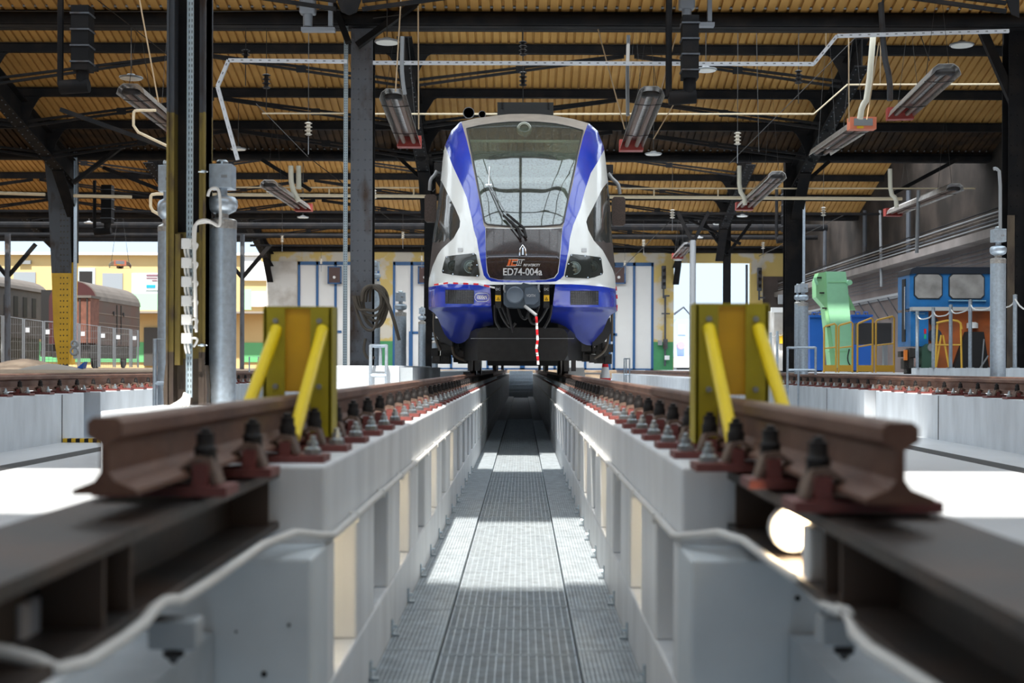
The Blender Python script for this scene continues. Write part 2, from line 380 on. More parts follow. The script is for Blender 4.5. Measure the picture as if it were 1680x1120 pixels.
bpart('window', whw, [(400, 420, 437, 460), (398, 478, 440, 503)], BD - .2, BD)
# --- roof: gables along the hall, ridge across it
FR = [-7, 8.5, 24, 39.5, 55, 70.5]; EZ = 5.95; RISE = 1.98
def rz(y):
    for a, b in zip(FR, FR[1:]):
        if a <= y <= b:
            mid = (a + b) / 2; return EZ + RISE * (1 - abs(y - mid) / (mid - a))
    return EZ
def sheet(m, y0, y1, z0, z1, x0=-28, x1=13):
    pitch = .19; vs = []; x = x0; prof = ((0, 0), (.70, 0), (.74, .055), (.96, .055))
    xs = []
    while x < x1:
        for a, h in prof: xs.append((x + a * pitch, h))
        x += pitch
    n = len(xs)
    m.add([(x, y0, z0 - .04 + h) for x, h in xs] + [(x, y1, z1 - .04 + h) for x, h in xs], [(i, i + n, i + n + 1, i + 1) for i in range(n - 1)])
PURL = (0, 2.2, 4.1, 6.4, 7.75)
m = MB()
for a, b in zip(FR, FR[1:]):
    mid = (a + b) / 2
    if a < 0: continue
    for d0, d1 in zip(PURL, PURL[1:]):
        ya, yb = b - d1, b - d0
        if b == 24 and d0 >= 2.2: continue
        if b == 39.5 and d0 == 0:
            q = MB(); sheet(q, ya, yb + .12, rz(ya + 1e-4) + .12, rz(yb - 1e-4) + .06); struct(q.build('ceiling_sooty', mat('sooty_sheet', (.035, .024, .017), .8, col2=(.07, .04, .02), scale=2, spec=.1))); continue
        sheet(m, ya, yb + .12, rz(ya + 1e-4) + .12, rz(max(yb - 1e-4, 0)) + .06, -12.6 if b == 70.5 and d0 < 4 else -28)
struct(m.build('ceiling', roof_m))
# unseen slopes: frosted roof lights with glazing bars, added as fill light; two strips stand open to the sun
skym2 = mat('frosted_glazing_boosted', (.90, .95, 1), .5, emit=SKY_EMIT * 1.9)  # glow raised above the other panels to brighten the far doors
def rooflight(y0, y1, nm, x0=-28, x1=13, sm=skym):
    za, zb = rz(y0 + 1e-3) + .12, rz(y1 - 1e-3) + .12
    m = MB(); m.add([(x0, y0, za), (x1, y0, za), (x1, y1, zb), (x0, y1, zb)], [(0, 1, 2, 3)])
    o = struct(m.build(nm, sm)); g = MB(); x = x0
    while x <= x1: g.bar((x, y0, za - .03), (x, y1, zb - .03), .06, .06); x += 1.0
    for t in (0, .5, 1): g.bar((x0, y0 + (y1 - y0) * t, za + (zb - za) * t - .03), (x1, y0 + (y1 - y0) * t, za + (zb - za) * t - .03), .08, .08)
    g.build('glazing_bars', blk, o)
def rsolid(y0, y1, nm):
    za, zb = rz(y0 + 1e-3) + .12, rz(y1 - 1e-3) + .12
    m = MB(); m.add([(-28, y0, za), (13, y0, za), (13, y1, zb), (-28, y1, zb)] + [(-28, y0, za + .1), (13, y0, za + .1), (13, y1, zb + .1), (-28, y1, zb + .1)],
                    [(0, 1, 2, 3), (7, 6, 5, 4), (0, 4, 5, 1), (2, 6, 7, 3)]); struct(m.build(nm, roof_m))
rsolid(-6.9, .7, 'ceiling_rear'); rooflight(.75, 3.3, 'fill_rooflight_1'); rsolid(7.3, 8.5, 'ceiling_near_2')  # glazed panel here is added out of view for cool fill over the pit
rsolid(8.5, 12.4, 'ceiling_near_3'); rooflight(24.3, 31.7, 'fill_rooflight_3'); rooflight(39.8, 47.2, 'fill_rooflight_4', sm=skym2); rooflight(55.3, 62.7, 'fill_rooflight_5', sm=skym2)
rsolid(15.2, 16.25, 'ceiling_near_4'); rooflight(16.3, 21.75, 'fill_rooflight_2')  # glazed panel here is added out of view to light the train
# ================================================================ RAILS
def rail_mesh(x, y0, y1, z=0):
    hw = .034
    pr = [(-.0625, -.149), (.0625, -.149), (.0625, -.139), (.02, -.122), (.008, -.105), (.008, -.05), (.024, -.040), (hw, -.034), (hw, -.008), (.024, 0),
          (-.024, 0), (-hw, -.008), (-hw, -.034), (-.024, -.040), (-.008, -.05), (-.008, -.105), (-.02, -.122), (-.0625, -.139)]
    return MB().prism([(x + a, z + c) for a, c in pr], y0, y1)
def rail(x, y0, y1, label):
    o = thing('running_rail', label, 'rail', (x, y0, 0))
    r = rail_mesh(0, 0, y1 - y0).build('rail_profile', rust, o)
    MB().box(-.024, .024, 0, y1 - y0, 0, .0015).build('rail_surface', rust_top, o)
    return o
RX = .753
rail(-RX, 2.75, 74, 'rusty running rail on the left coping of the central pit')
rail(RX, 2.62, 74, 'rusty running rail on the right coping of the central pit')
SR = 4.98
rail(-SR, 3, 74, 'rail nearest the central pit on the left neighbouring track'); rail(-SR - 1.5, 3, 74, 'far rail of the left neighbouring track')
rail(SR, 3, 74, 'rail nearest the central pit on the right neighbouring track'); rail(SR + 1.5, 3, 74, 'far rail of the right neighbouring track')
# fastening: built once, copied
def fastening(name, label, group):
    t = thing(name, label, 'rail clamp', (0, 0, 0), group)
    MB().box(-.21, .21, -.075, .075, -.19, -.168).box(-.105, -.072, -.06, .06, -.168, -.128).box(.072, .105, -.06, .06, -.168, -.128).build('base_plate', redpl, t)
    for s in (-1, 1):
        c = MB(); c.prism([(s * a, b) for a, b in ((.035, -.130), (.075, -.105), (.108, -.110), (.125, -.165), (.112, -.165), (.098, -.122), (.07, -.118), (.035, -.140))], -.045, .045)
        c.build('spring_clip', clipm, t)
        MB().lathe([(.024, -.115), (.026, -.085), (.021, -.078), (.021, -.055), (.012, -.053), (.012, -.043), (.004, -.041)], (s * .088, 0, 0), 8).build('clip_bolt', capm, t)
        MB().lathe([(.028, -.168), (.026, -.150), (.017, -.146), (.017, -.128), (.010, -.126), (.010, -.112), (.003, -.11)], (s * .165, 0, 0), 8).build('anchor_bolt', zinc, t)
    return t
f0 = fastening('rail_fastening', 'rail clamp with red base plate and black bolts on the left pit rail', 'rail fastenings along the left pit rail')
f0.location = (-RX, 3.235 + .565 * 2, 0)
def beamclamp(x, y, lab, inward):
    t = thing('rail_fastening', lab, 'rail clamp', (x, y, 0)); s = inward
    MB().box(-.15, .15, -.07, .07, -.19, -.168).box(s * .07 if s > 0 else -.105, s * .105 if s > 0 else -.07, -.055, .055, -.168, -.120).build('base_plate', redpl, t)
    c = MB(); c.prism([(s * a, b) for a, b in ((.035, -.130), (.075, -.100), (.108, -.105), (.125, -.165), (.112, -.165), (.098, -.118), (.07, -.115), (.035, -.140))], -.04, .04); c.build('spring_clip', clipm, t)
    MB().lathe([(.024, -.115), (.027, -.085), (.021, -.078), (.021, -.050), (.012, -.048), (.012, -.040), (.004, -.038)], (s * .088, 0, 0), 10).build('clip_bolt', capm, t)
beamclamp(-RX, 3.235, 'large blurred black capped clamp at the left rail end', 1); beamclamp(-RX, 3.80, 'second black capped clamp from the left rail end', 1)
beamclamp(RX, 2.93, 'large blurred black capped clamp at the right rail end', -1); beamclamp(RX, 3.495, 'second black capped clamp from the right rail end', -1)
for k in range(3, 56): dup(f0, (-RX, 3.235 + .565 * k, 0))
for k in range(2, 56): dup(f0, (RX, 2.93 + .565 * k, 0), 'rail clamp with red base plate and black bolts on the right pit rail', 'rail fastenings along the right pit rail')
for k in range(38): dup(f0, (-SR, 11.6 + .6 * k, 0), 'rail clamp along the rail on the white wall at the left edge', 'rail fastenings of the left neighbouring track')
for k in range(44): dup(f0, (SR, 10.9 + .6 * k, 0), 'rail clamp along the rail on the white wall at the right', 'rail fastenings of the right neighbouring track')
# carrier beams in front of the copings
for s, nm in ((-1, 'left'), (1, 'right')):
    t = thing('carrier_beam', 'dark steel I beam carrying the rail end at the lower %s' % nm, 'beam', (s * .79, 4.19, -.20))
    y0 = -3.8
    MB().box(-.13, .13, y0, 0, -.025, -.0).build('top_flange', beam_m, t)
    MB().box(-.13, .13, y0, 0, -.175, -.155).build('bottom_flange', beam_m, t)
    MB().box(-.01, .01, y0, 0, -.155, -.025).build('web', beam_m, t)
    for y in ((-.12, -1.55, -1.72, -3.0) if s < 0 else (-.1, -1.45, -1.30, -2.9)):
        for q in (-1, 1): MB().box(*sorted((q * .01, q * .12)), y - .006, y + .006, -.155, -.025).build('stiffener', mat('stiffener_steel', (.075, .048, .034), .6), t)
# lower concrete blocks by the beams
for s, nm in ((-1, 'left'), (1, 'right')):
    o = wl if s < 0 else wr
    h = MB()
    for q in range(14):
        x = s * random.uniform(.56, .94); z = random.uniform(-1.1, -.52); r = random.uniform(.003, .009)
        h.cyl((x, 3.872, z), (x, 3.866, z), r, 6)
    h.build('air_holes', dk, o)
m = MB(); m.box(-1.0, -.78, 0, 3.86, -1.4, -.62); m.box(.78, 1.0, 0, 3.86, -1.4, -.62); struct(m.build('wall_front_ledge', conc_dk))
# cable conduits
def conduit(pts, label, r=.012, m_=whitep, it=1, name='cable_conduit'):
    return tag(MB().tube(smooth_path(pts, it), r, 10).build(name, m_), label, 'conduit')
for s in (-1, 1):
    X = PW - .016
    if s < 0:
        far = [(s * X, 40, -.405), (s * X, 4.35, -.405), P(543, 880, 4.15), P(463, 871, 3.98), P(300, 985, 2.96), P(283, 983, 2.88), P(258, 990, 2.8), P(230, 1030, 2.6), P(110, 1108, 2.2), P(40, 1075, 2.15), P(-60, 1060, 2.1)]
    else:
        far = [(s * X, 40, -.405), (s * X, 4.30, -.405), P(1118, 880, 4.1), P(1200, 871, 3.95), P(1298, 945, 3.2), P(1318, 950, 3.12), P(1345, 985, 2.95), P(1373, 1000, 2.75), P(1395, 1006, 2.68), P(1405, 1050, 2.52), P(1500, 1110, 2.15), P(1560, 1150, 2.0)]
    c = conduit(far, 'white plastic conduit running along the %s pit wall and bending outward' % ('left' if s < 0 else 'right'), .0125 if s < 0 else .0125)
    y = 4.8
    while y < 22: MB().box(*sorted((s * (X + .016), s * (X - .016))), y - .012, y + .012, -.422, -.388).build('pipe_clip', pale, c); y += .9
# light fixture under right beam and junction boxes
t = thing('bulkhead_lamp', 'bright glowing round bulkhead lamp under the right carrier beam', 'lamp', P(1302, 868, 3.45))
MB().lathe([(.046, 0), (.044, -.02), (.03, -.034), (.01, -.04)], (0, 0, 0), 24, 'y').build('lamp_glass', bulkon, t)
MB().lathe([(.055, .0), (.055, .05), (.03, .06)], (0, 0, 0), 24, 'y').build('lamp_base', pale, t)
ld = bpy.data.lights.new('bulkhead_light', 'POINT'); ld.energy = 4; ld.color = (1, .75, .45); ld.shadow_soft_size = .04
lo = bpy.data.objects.new('bulkhead_light', ld); COL.objects.link(lo); lo.location = V((0, -.09, 0)); lo.parent = t
t = thing('junction_box', 'white junction box with a violet label beside the glowing lamp', 'junction box', P(1352, 915, 3.1))
MB().box(-.04, .035, -.03, .05, -.07, .07).build('box_body', pale, t, bevel=.008)
MB().box(.02, .033, -.033, -.03, -.04, .045).build('box_label', bluej, t)

for x, y, d, nm, s in ((285, 1040, 2.95, 'grey connection box with a round gland on the lower left concrete block', 1), (1385, 1035, 3.0, 'grey connection box with a round gland on the lower right concrete block', 1)):
    t = thing('connection_box', nm, 'junction box', P(x, y, d))
    MB().box(-.05, .05, -.02, .06, -.03, .03).build('box_body', mat('box_grey', (.35, .38, .40), .5), t, bevel=.006)
    MB().lathe([(.022, -.03), (.022, -.045), (.012, -.05), (.006, -.06)], (0, 0, 0), 12).build('gland', capm, t)
t = thing('wall_box', 'blurred pale box at the lower left corner beside the beam', 'box', P(5, 1120, 2.35)); MB().box(-.09, .03, 0, .1, -.1, .13).build('box_body', mat('box_pale', (.5, .5, .52), .5), t, bevel=.008)
# ================================================================ GRATING
def grating(name, w, L, label, group, nlong, ncross, up, bwid=.0022):
    t = thing(name, label, 'grating', (0, 0, 0), group)
    fr = MB(); fr.box(-w / 2, w / 2, .004, .012, -.03, .003); fr.box(-w / 2, w / 2, L - .012, L - .004, -.03, .003)
    fr.box(-w / 2, -w / 2 + .006, 0, L, -.03, 0); fr.box(w / 2 - .006, w / 2, 0, L, -.03, 0); fr.build('frame', grate, t)
    b = MB()
    for i in range(1, nlong):
        x = -w / 2 + w * i / nlong; b.box(x - bwid, x + bwid, 0, L, -.02, 0)
    b.build('bearing_bars', grate, t)
    c = MB()
    for i in range(1, ncross):
        y = L * i / ncross; c.box(-w / 2, w / 2, y - .003, y + .003, -.016, -.003 + up)
    c.build('cross_bars', grate, t)
    return t
g0 = grating('floor_grating', .58, .6, 'steel bar grating panel in the sunken middle strip of the pit floor', 'grating panels of the middle walkway', 17, 16, 0)
g0.location = (0, 3.0, ZF - .03)
for k in range(1, 50): dup(g0, (0, 3.0 + .62 * k, ZF - .03))
for s in (-1, 1):
    nm = 'left' if s < 0 else 'right'
    g1 = grating('side_grating', .225, 1.0, 'pale fine mesh grating panel along the foot of the %s pit wall' % nm, 'grating panels along the %s wall' % nm, 12, 44, .004) if s < 0 else g1
    if s < 0: g1.location = (s * .41, 4.0, ZF); ss = g1
    else: dup(ss, (s * .41, 4.0, ZF), 'pale fine mesh grating panel along the foot of the right pit wall', 'grating panels along the right wall')
    for k in range(-1, 28):
        if k: dup(ss, (s * .41, 4.0 + 1.02 * k, ZF), 'pale fine mesh grating panel along the foot of the %s pit wall' % nm, 'grating panels along the %s wall' % nm)
m = MB(); m.box(-.30, .30, 2.5, 60, -1.3, ZF - .065); struct(m.build('floor_pit_centre', grate_dk))
m = MB(); m.box(-.524, -.30, 2.5, 60, -1.3, ZF - .022); m.box(.30, .524, 2.5, 60, -1.3, ZF - .022); struct(m.build('floor_pit_sides', mat('tread_zinc', (.36, .41, .45), .45, metal=.3)))
cl0 = thing('anchor_bracket', 'small zinc anchor bracket where the pit wall meets the grating', 'bracket', (0, 0, 0), 'anchor brackets along the pit floor')
MB().box(-.004, .004, -.02, .02, 0, .07).box(-.004, .03, -.02, .02, 0, .006).build('angle_plate', zinc, cl0)
MB().cyl((.004, 0, .04), (.022, 0, .04), .008, 6).build('bolt', zinc, cl0)
cl0.location = (-PW + .005, 4.55, ZF + .005)
for k in range(14):
    if k: dup(cl0, (-PW + .005, 4.55 + .9 * k, ZF + .005))
    dup(cl0, (PW - .005, 4.5 + .9 * k, ZF + .005), rot=math.pi)
# far end of pit: concrete steps
m = MB()
for k in range(7): m.box(-PW, PW, 62 + k * .35, 68, -1.3, -1.1 + .15 * (k + 1))
struct(m.build('floor_pit_steps', galv))
# ================================================================ BUFFER STOPS
def buffer_stop(loc, s, label):
    """posts straddling the rail, plate between, two struts towards the rail end"""
    t = thing('buffer_stop', label, 'buffer stop', loc)
    for q in (-1, 1):
        p = MB(); xo = q * .083
        p.box(xo - .037, xo + .037, 0, .012, -.15, .31); xe = q * .118
        p.box(xe - .006, xe + .006, 0, .14, -.15, .31)
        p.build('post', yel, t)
        for z in (.265, .03):
            MB().cyl((xo - q * .005, -.014, z), (xo - q * .005, 0, z), .010, 6).build('bolt', greym, t)
        MB().tube([(xo + .006, .0, .235), (xo + .006, -.03, .215), (q * .09 + s * .004, -.62, -.125)], .0215, 12).build('strut', yel_b, t)
    MB().box(-.05, .05, .02, .035, .0105, .315).build('middle_plate', ochre, t)
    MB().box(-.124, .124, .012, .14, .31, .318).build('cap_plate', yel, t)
    return t
buffer_stop((P(488, 603, 5.1).x, 5.1, 0), -1, 'yellow buffer stop with two diagonal struts clamped on the left rail')
buffer_stop((P(1201, 603, 4.75).x, 4.75, 0), 1, 'yellow buffer stop with two diagonal struts clamped on the right rail')
# ================================================================ TRAIN
YS = 22.1
Y0T = [(-.2, 20.3), (.35, 20.1), (.6, 19.90), (.875, 19.60), (.935, 19.27), (1.22, 19.20), (1.27, 19.30), (1.6, 19.35), (2.05, 19.6), (2.2, 19.7), (2.8, 20.15), (3.3, 20.62), (3.7, 21.15), (3.9, 21.6), (4.05, 22.0), (5, 22.1)]
def y0f(z):
    for (a, ya), (b, yb) in zip(Y0T, Y0T[1:]):
        if z <= b:
            t = max(0, min(1, (z - a) / (b - a))); return ya + (yb - ya) * t
    return YS
SIL = [(857, 186.5), (885, 187), (911, 189.7), (940, 195), (966, 202), (980, 214), (990.7, 240.7), (994, 266), (997.5, 298), (1001, 340), (1003.6, 384), (1008, 430), (1010, 467), (1012, 510), (1008, 545), (985, 590), (940, 612), (857, 620),
       (770, 612), (728, 590), (706, 545), (703, 505), (703, 467), (706, 430), (711, 384), (715.4, 355), (720, 320), (723.9, 290), (726, 264), (730, 238), (741, 214), (755, 200), (780, 194), (808.6, 190), (835, 187)]
SILW = [(P(x, y, YS).x, P(x, y, YS).z) for x, y in SIL]
XC, ZCN = SILW[0][0], 1.9
def rho(x, z):
    dx, dz = x - XC, z - ZCN; L = math.hypot(dx, dz)
    if L < 1e-6: return 0
    ux, uz = dx / L, dz / L; best = 1e9
    for (ax, az), (bx_, bz) in zip(SILW, SILW[1:] + SILW[:1]):
        ex, ez = bx_ - ax, bz - az; den = ux * ez - uz * ex
        if abs(den) < 1e-9: continue
        t = ((ax - XC) * ez - (az - ZCN) * ex) / den; q = ((ax - XC) * uz - (az - ZCN) * ux) / den
        if t > 0 and -1e-6 <= q <= 1 + 1e-6: best = min(best, t)
    return L / best
NEXP = 2.9
def surf(x, z):
    r = min(1, rho(x, z)); y0 = y0f(z)
    return y0 + (YS - y0) * (1 - (1 - r ** NEXP) ** (1 / NEXP))
def tp(px, py):
    """point of the train's nose seen at photo pixel"""
    y = 20.0
    for _ in range(14):
        q = P(px, py, y); y = .5 * y + .5 * surf(q.x, q.z)
    q = P(px, py, y); return q
def tpts(l): return [tp(*q) for q in l]
GLASS = [(765.7, 211), (785, 206.5), (808.6, 203), (835, 200.5), (860, 200), (885, 200.7), (911.4, 203.2), (935, 208), (956.4, 214), (953, 228), (950, 240.7), (944, 270), (937, 300.7), (931.5, 328), (926.4, 354.3), (924.5, 364), (920, 368.5), (890, 371), (860, 371.9), (830, 370.8), (800, 368.2), (795.5, 365), (793.6, 358.6), (787, 320), (776.4, 264.3), (771, 236)]
BON = [(796.8, 374), (815, 374.5), (860, 376), (900, 375.4), (922.5, 374), (919.5, 410.7), (917.5, 430), (915, 447), (909, 455), (896, 458.5), (857, 459.5), (818, 458.5), (804, 455), (800, 447), (798, 430), (796.8, 410)]
INL = [(757, 200.5), (764.6, 225.7), (772, 255.7), (780.7, 298.6), (785, 320), (789.3, 341.4), (793.6, 369.3), (796.3, 373.5)]
INR = [(963.5, 205), (956.4, 225.7), (947.9, 260), (939.3, 302.9), (928.6, 347.9), (924.3, 369.3), (922.8, 373.5)]
FRAME = INL + INR[::-1] + [(966, 203), (966, 190), (911, 178), (857, 174), (808, 178), (757, 190)]
STL = [(753, 201), (757, 200.5)] + INL[1:] + [(796.8, 410), (797.5, 430), (799, 447), (803, 455), (818, 459), (857, 460.2), (857, 463.5), (825, 463), (806, 461.5), (798, 457), (793.6, 451.4), (789.3, 432), (785, 410), (782.4, 392.9), (777.5, 378), (774, 358.6), (765.7, 324), (757, 302.9), (742, 270.7), (731, 240.7), (729, 236), (738, 205)]
STR = [(966, 201), (963.5, 205)] + INR[1:] + [(920, 410.7), (918.3, 430), (916, 448), (910, 456), (896, 459), (857, 460.2), (857, 463.5), (895, 462.8), (912, 461.5), (920, 457), (925, 451.4), (928.6, 432), (932.9, 410), (935, 390.7), (940.4, 369.3), (952, 341.4), (960.7, 309), (969.3, 283.6), (980, 266.4), (991, 246), (996, 240), (990, 205)]
SWL = [(723.5, 296), (728, 304), (733.6, 315.7), (746.4, 341), (753, 356), (755, 363), (754, 372.5), (744, 391), (725, 408), (718.6, 417), (709, 438.6), (705, 455), (696, 455), (704, 384), (712, 310)]
SWR = [(997, 299), (990, 307), (986, 313.6), (973.6, 339), (964, 357), (961.8, 364), (965, 377), (974.6, 395), (988.6, 410), (997, 425.7), (1005, 441), (1009, 453), (1016, 453), (1008, 384), (1002, 310)]
SGL = [(690, 401), (718, 396), (745, 390.5), (770, 385), (770, 280), (690, 280)]
SGR = [(1025, 404), (1000, 398), (974, 394.5), (955, 388), (955, 280), (1025, 280)]
BPL = [(700, 472), (703.6, 470.7), (724, 467), (746.4, 464.6), (775, 465), (804, 467), (806, 500), (809.6, 533), (799, 535), (787, 538.5), (778, 545), (772, 551), (763, 560), (755, 563.5), (748, 563), (742, 560), (735, 555), (729.3, 547.9), (723, 533), (718.6, 522), (712, 513), (704.6, 508), (698, 505)]
BPR = [(1016, 475), (1009, 473.5), (990, 470), (960, 467.3), (937, 466), (911, 466), (907, 500), (903, 529), (914, 530.5), (926.4, 535), (933, 540), (939.3, 546), (948, 557), (956.4, 563.5), (963, 566), (969.3, 566.5), (975, 564), (980, 558.6), (987, 547), (992.9, 534), (997, 524), (1001.4, 517), (1008, 513), (1016, 509)]
WLOW = [(690, 475), (703.6, 470.7), (724, 467), (746.4, 464.6), (775, 465), (804, 467), (857, 466), (911, 466), (937, 466), (960, 467.3), (990, 470), (1009, 473.5), (1025, 475)]
POLYS = [('windscreen', GLASS, glassm), ('bonnet', BON, bonnet), ('windscreen_frame', FRAME, tframe), ('blue_stripe', STL, blue), ('blue_stripe', STR, blue), ('side_window', SWL, sidegl), ('side_window', SWR, sidegl), ('bumper', BPL, blue), ('bumper', BPR, blue)]
def inpoly(x, y, p):
    c = False; j = len(p) - 1
    for i in range(len(p)):
        if (p[i][1] > y) != (p[j][1] > y) and x < (p[j][0] - p[i][0]) * (y - p[i][1]) / (p[j][1] - p[i][1] + 1e-12) + p[i][0]: c = not c
        j = i
    return c
# planar triangulation in photo pixels, then lifted onto the nose
def lift(px, py, cache={}):
    k = (round(px, 3), round(py, 3))
    if k not in cache: cache[k] = tp(px, py)
    return cache[k]
def dens(poly, step=6, closed=True):
    out = []
    n = len(poly)
    for i in range(n if closed else n - 1):
        a, b = poly[i], poly[(i + 1) % n]; L = math.hypot(b[0] - a[0], b[1] - a[1]); k = max(1, int(L / step))
        for t in range(k): out.append((a[0] + (b[0] - a[0]) * t / k, a[1] + (b[1] - a[1]) * t / k))
    if not closed: out.append(poly[-1])
    return out
# silhouette in image space of the section at YS: keep a hair inside
cx0, cy0 = 857, 603 - (ZCN - CAM.z) / YS * F
def shrink(k): return [(cx0 + (x - cx0) * k, cy0 + (y - cy0) * k) for x, y in SIL]
pts = []; edges = []
def addloop(l, closed=True):
    n = len(pts); pts.extend(l)
    edges.extend((n + i, n + i + 1) for i in range(len(l) - 1))
    if closed: edges.append((n + len(l) - 1, n))
addloop(dens(shrink(.9995), 5))
for k in (.993, .98, .96, .93, .90): pts.extend(dens(shrink(k), 6))
for nm, pl, mm in POLYS: addloop(dens(pl, 6))
addloop(dens(WLOW, 6, False), False)
for yy in (500.5, 503.5, 506.5, 509.5): pts.extend((x + .11, yy) for x in range(704, 806, 5)); pts.extend((x + .11, yy) for x in range(910, 1009, 5))
for gx in range(700, 1016, 7):
    for gy in range(186, 570, 7):
        xx, yy = gx + .37, gy + .21
        if inpoly(xx, yy, shrink(.89)): pts.append((xx, yy))
res = delaunay_2d_cdt([V(p) for p in pts], edges, [], 0, 1e-4)
cv, cf = res[0], res[2]
insil = shrink(1.0)
parts = {}
for f in cf:
    x = sum(cv[i].x for i in f) / 3; y = sum(cv[i].y for i in f) / 3
    if not inpoly(x, y, insil): continue
    key = None
    for i, (nm, pl, mm) in enumerate(POLYS):
        if inpoly(x, y, pl):
            if nm == 'bumper' and y > 503.5: key = 'c%d' % (x > 857); break
            if nm == 'side_window' and not inpoly(x, y, SGL if x < 857 else SGR): key = 'p%d' % (x > 857)
            else: key = i
            break
    if key is None:
        wy = None
        for a, b in zip(WLOW, WLOW[1:]):
            if a[0] <= x <= b[0]: wy = a[1] + (b[1] - a[1]) * (x - a[0]) / (b[0] - a[0])
        if wy is None or y > wy: continue
        key = 'w'
    parts.setdefault(key, []).append(f)
TR = thing('train', 'blue and white electric train with a large windscreen standing over the pit', 'train', (XC, YS, 0))
def toff(q): return (q[0] - XC, q[1] - YS, q[2])
def partmesh(fs):
    ix = {}; m = MB(); vs = []
    for f in fs:
        for i in f:
            if i not in ix: ix[i] = len(vs); vs.append(toff(lift(cv[i].x, cv[i].y)))
    m.add(vs, [tuple(ix[i] for i in f) for f in fs], True); return m
for key, fs in parts.items():
    if key == 'w': nm, mm = 'front_shell', white
    elif key in ('p0', 'p1'): nm, mm = 'side_panel', sidepn
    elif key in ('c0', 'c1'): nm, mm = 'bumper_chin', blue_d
    else: nm, _, mm = POLYS[key]
    ob = partmesh(fs).build(nm, mm, TR)
    for p in ob.data.polygons: p.use_smooth = True
# body behind the nose: section drawn back 38 m
def T(name, m, mm, parent=None):
    m.v = [toff(q) for q in m.v]; return m.build(name, mm, parent or TR)
sec = [q for q in SILW if q[1] > 1.0]
i0 = [i for i, q in enumerate(SILW) if q[1] <= 1.0]
sec = SILW[max(i0) + 1:] + SILW[:min(i0)]
m = MB(); n = len(sec); m.add([(x, YS - .01, z) for x, z in sec] + [(x, 62, z) for x, z in sec], [(i, i + n, i + n + 1, i + 1) for i in range(n - 1)], True)
T('body_shell', m, white)
m = MB(); m.box(XC - 1.42, XC + 1.42, YS + .3, 62, .95, 1.02); T('underframe', m, under)
m = MB(); m.box(XC - 1.46, XC + 1.46, 61.9, 62, 1.0, 3.9); T('rear_wall', m, white)
m = MB()
for y in range(27, 60, 4):
    m.box(XC - 1.38, XC - .95, y, y + 3.2, .42, .96); m.box(XC + .95, XC + 1.38, y, y + 3.2, .42, .96)
T('equipment_boxes', m, under)
# cab interior
cabm = mat('cab_lining', (.52, .60, .50), .6)
m = MB(); m.box(XC - 1.25, XC + 1.25, 22.6, 22.65, 1.0, 3.55); T('cab_bulkhead', m, cabm)
m = MB(); m.box(XC - .95, XC + .95, 21.6, 22.6, 3.52, 3.56); T('cab_ceiling', m, cabm)
m = MB(); m.box(XC - 1.25, XC + 1.25, 22.4, 22.55, 3.02, 3.10); T('cab_light_strip', m, mat('cab_strip', (.85, .9, .85), .4))
m = MB(); m.box(XC - .62, XC + .62, 22.5, 22.58, 2.0, 2.95); T('cab_doorway', m, mat('cab_dark', (.03, .05, .045), .4))
m = MB(); m.prism([(XC - 1.05, 1.9), (XC + 1.05, 1.9), (XC + .95, 2.12), (XC + .6, 2.2), (XC - .6, 2.2), (XC - .95, 2.12)], 20.0, 20.9); T('dashboard', m, mat('dash', (.16, .20, .17), .5))
m = MB(); m.lathe([(.55, 0), (.52, .05), (.3, .09)], (XC, 21.9, 3.28), 24, 'z'); T('cab_dome', m, mat('cab_dark', (0, 0, 0)))
m = MB(); m.box(XC - .28, XC + .28, 21.3, 21.8, 1.9, 2.7); T('driver_seat', m, mat('seat_blue', (.02, .04, .08), .7))
# windscreen details
m = MB()
def onsurf(px, py, off=.02):
    q = tp(px, py); return q + V((0, -off, off * .3))
def patch(name, poly, mm, off=.012, thick=0, step=8, parent=None, smooth=True):
    """polygon drawn on the nose surface, standing a little proud"""
    d = dens(poly, step); pp = list(d); ee = [(i, (i + 1) % len(d)) for i in range(len(d))]
    xs = [p[0] for p in poly]; ys = [p[1] for p in poly]
    x = min(xs) + step / 2
    while x < max(xs):
        y = min(ys) + step / 2
        while y < max(ys):
            if inpoly(x, y, poly): pp.append((x, y))
            y += step
        x += step
    r = delaunay_2d_cdt([V(p) for p in pp], ee, [], 1, 1e-4)
    vs = [onsurf(v.x, v.y, off) for v in r[0]]; n = len(vs)
    m = MB(); m.add(vs, [tuple(f) for f in r[2]], smooth)
    # rim back to the body
    b = [onsurf(p[0], p[1], off) for p in d]; c = [onsurf(p[0], p[1], -.01) for p in d]; k = len(d)
    m.add(b + c, [(i, (i + 1) % k, (i + 1) % k + k, i + k) for i in range(k)])
    return T(name, m, mm, parent)
HL = [(731.4, 421), (750, 418.5), (778, 415.6), (781, 418), (784.5, 435), (787, 451), (785, 454), (760, 452.8), (742, 451), (726, 448), (725, 445), (728, 432)]
HR = [(936, 417.5), (940, 417), (960, 419), (985, 422.5), (986.5, 425), (989.6, 447), (988, 450.5), (975, 455), (965, 456.8), (945, 456), (928, 454.8), (926.6, 452), (931, 433)]
headm = mat('headlight_lens', (.028, .032, .029), .22, coat=.4)
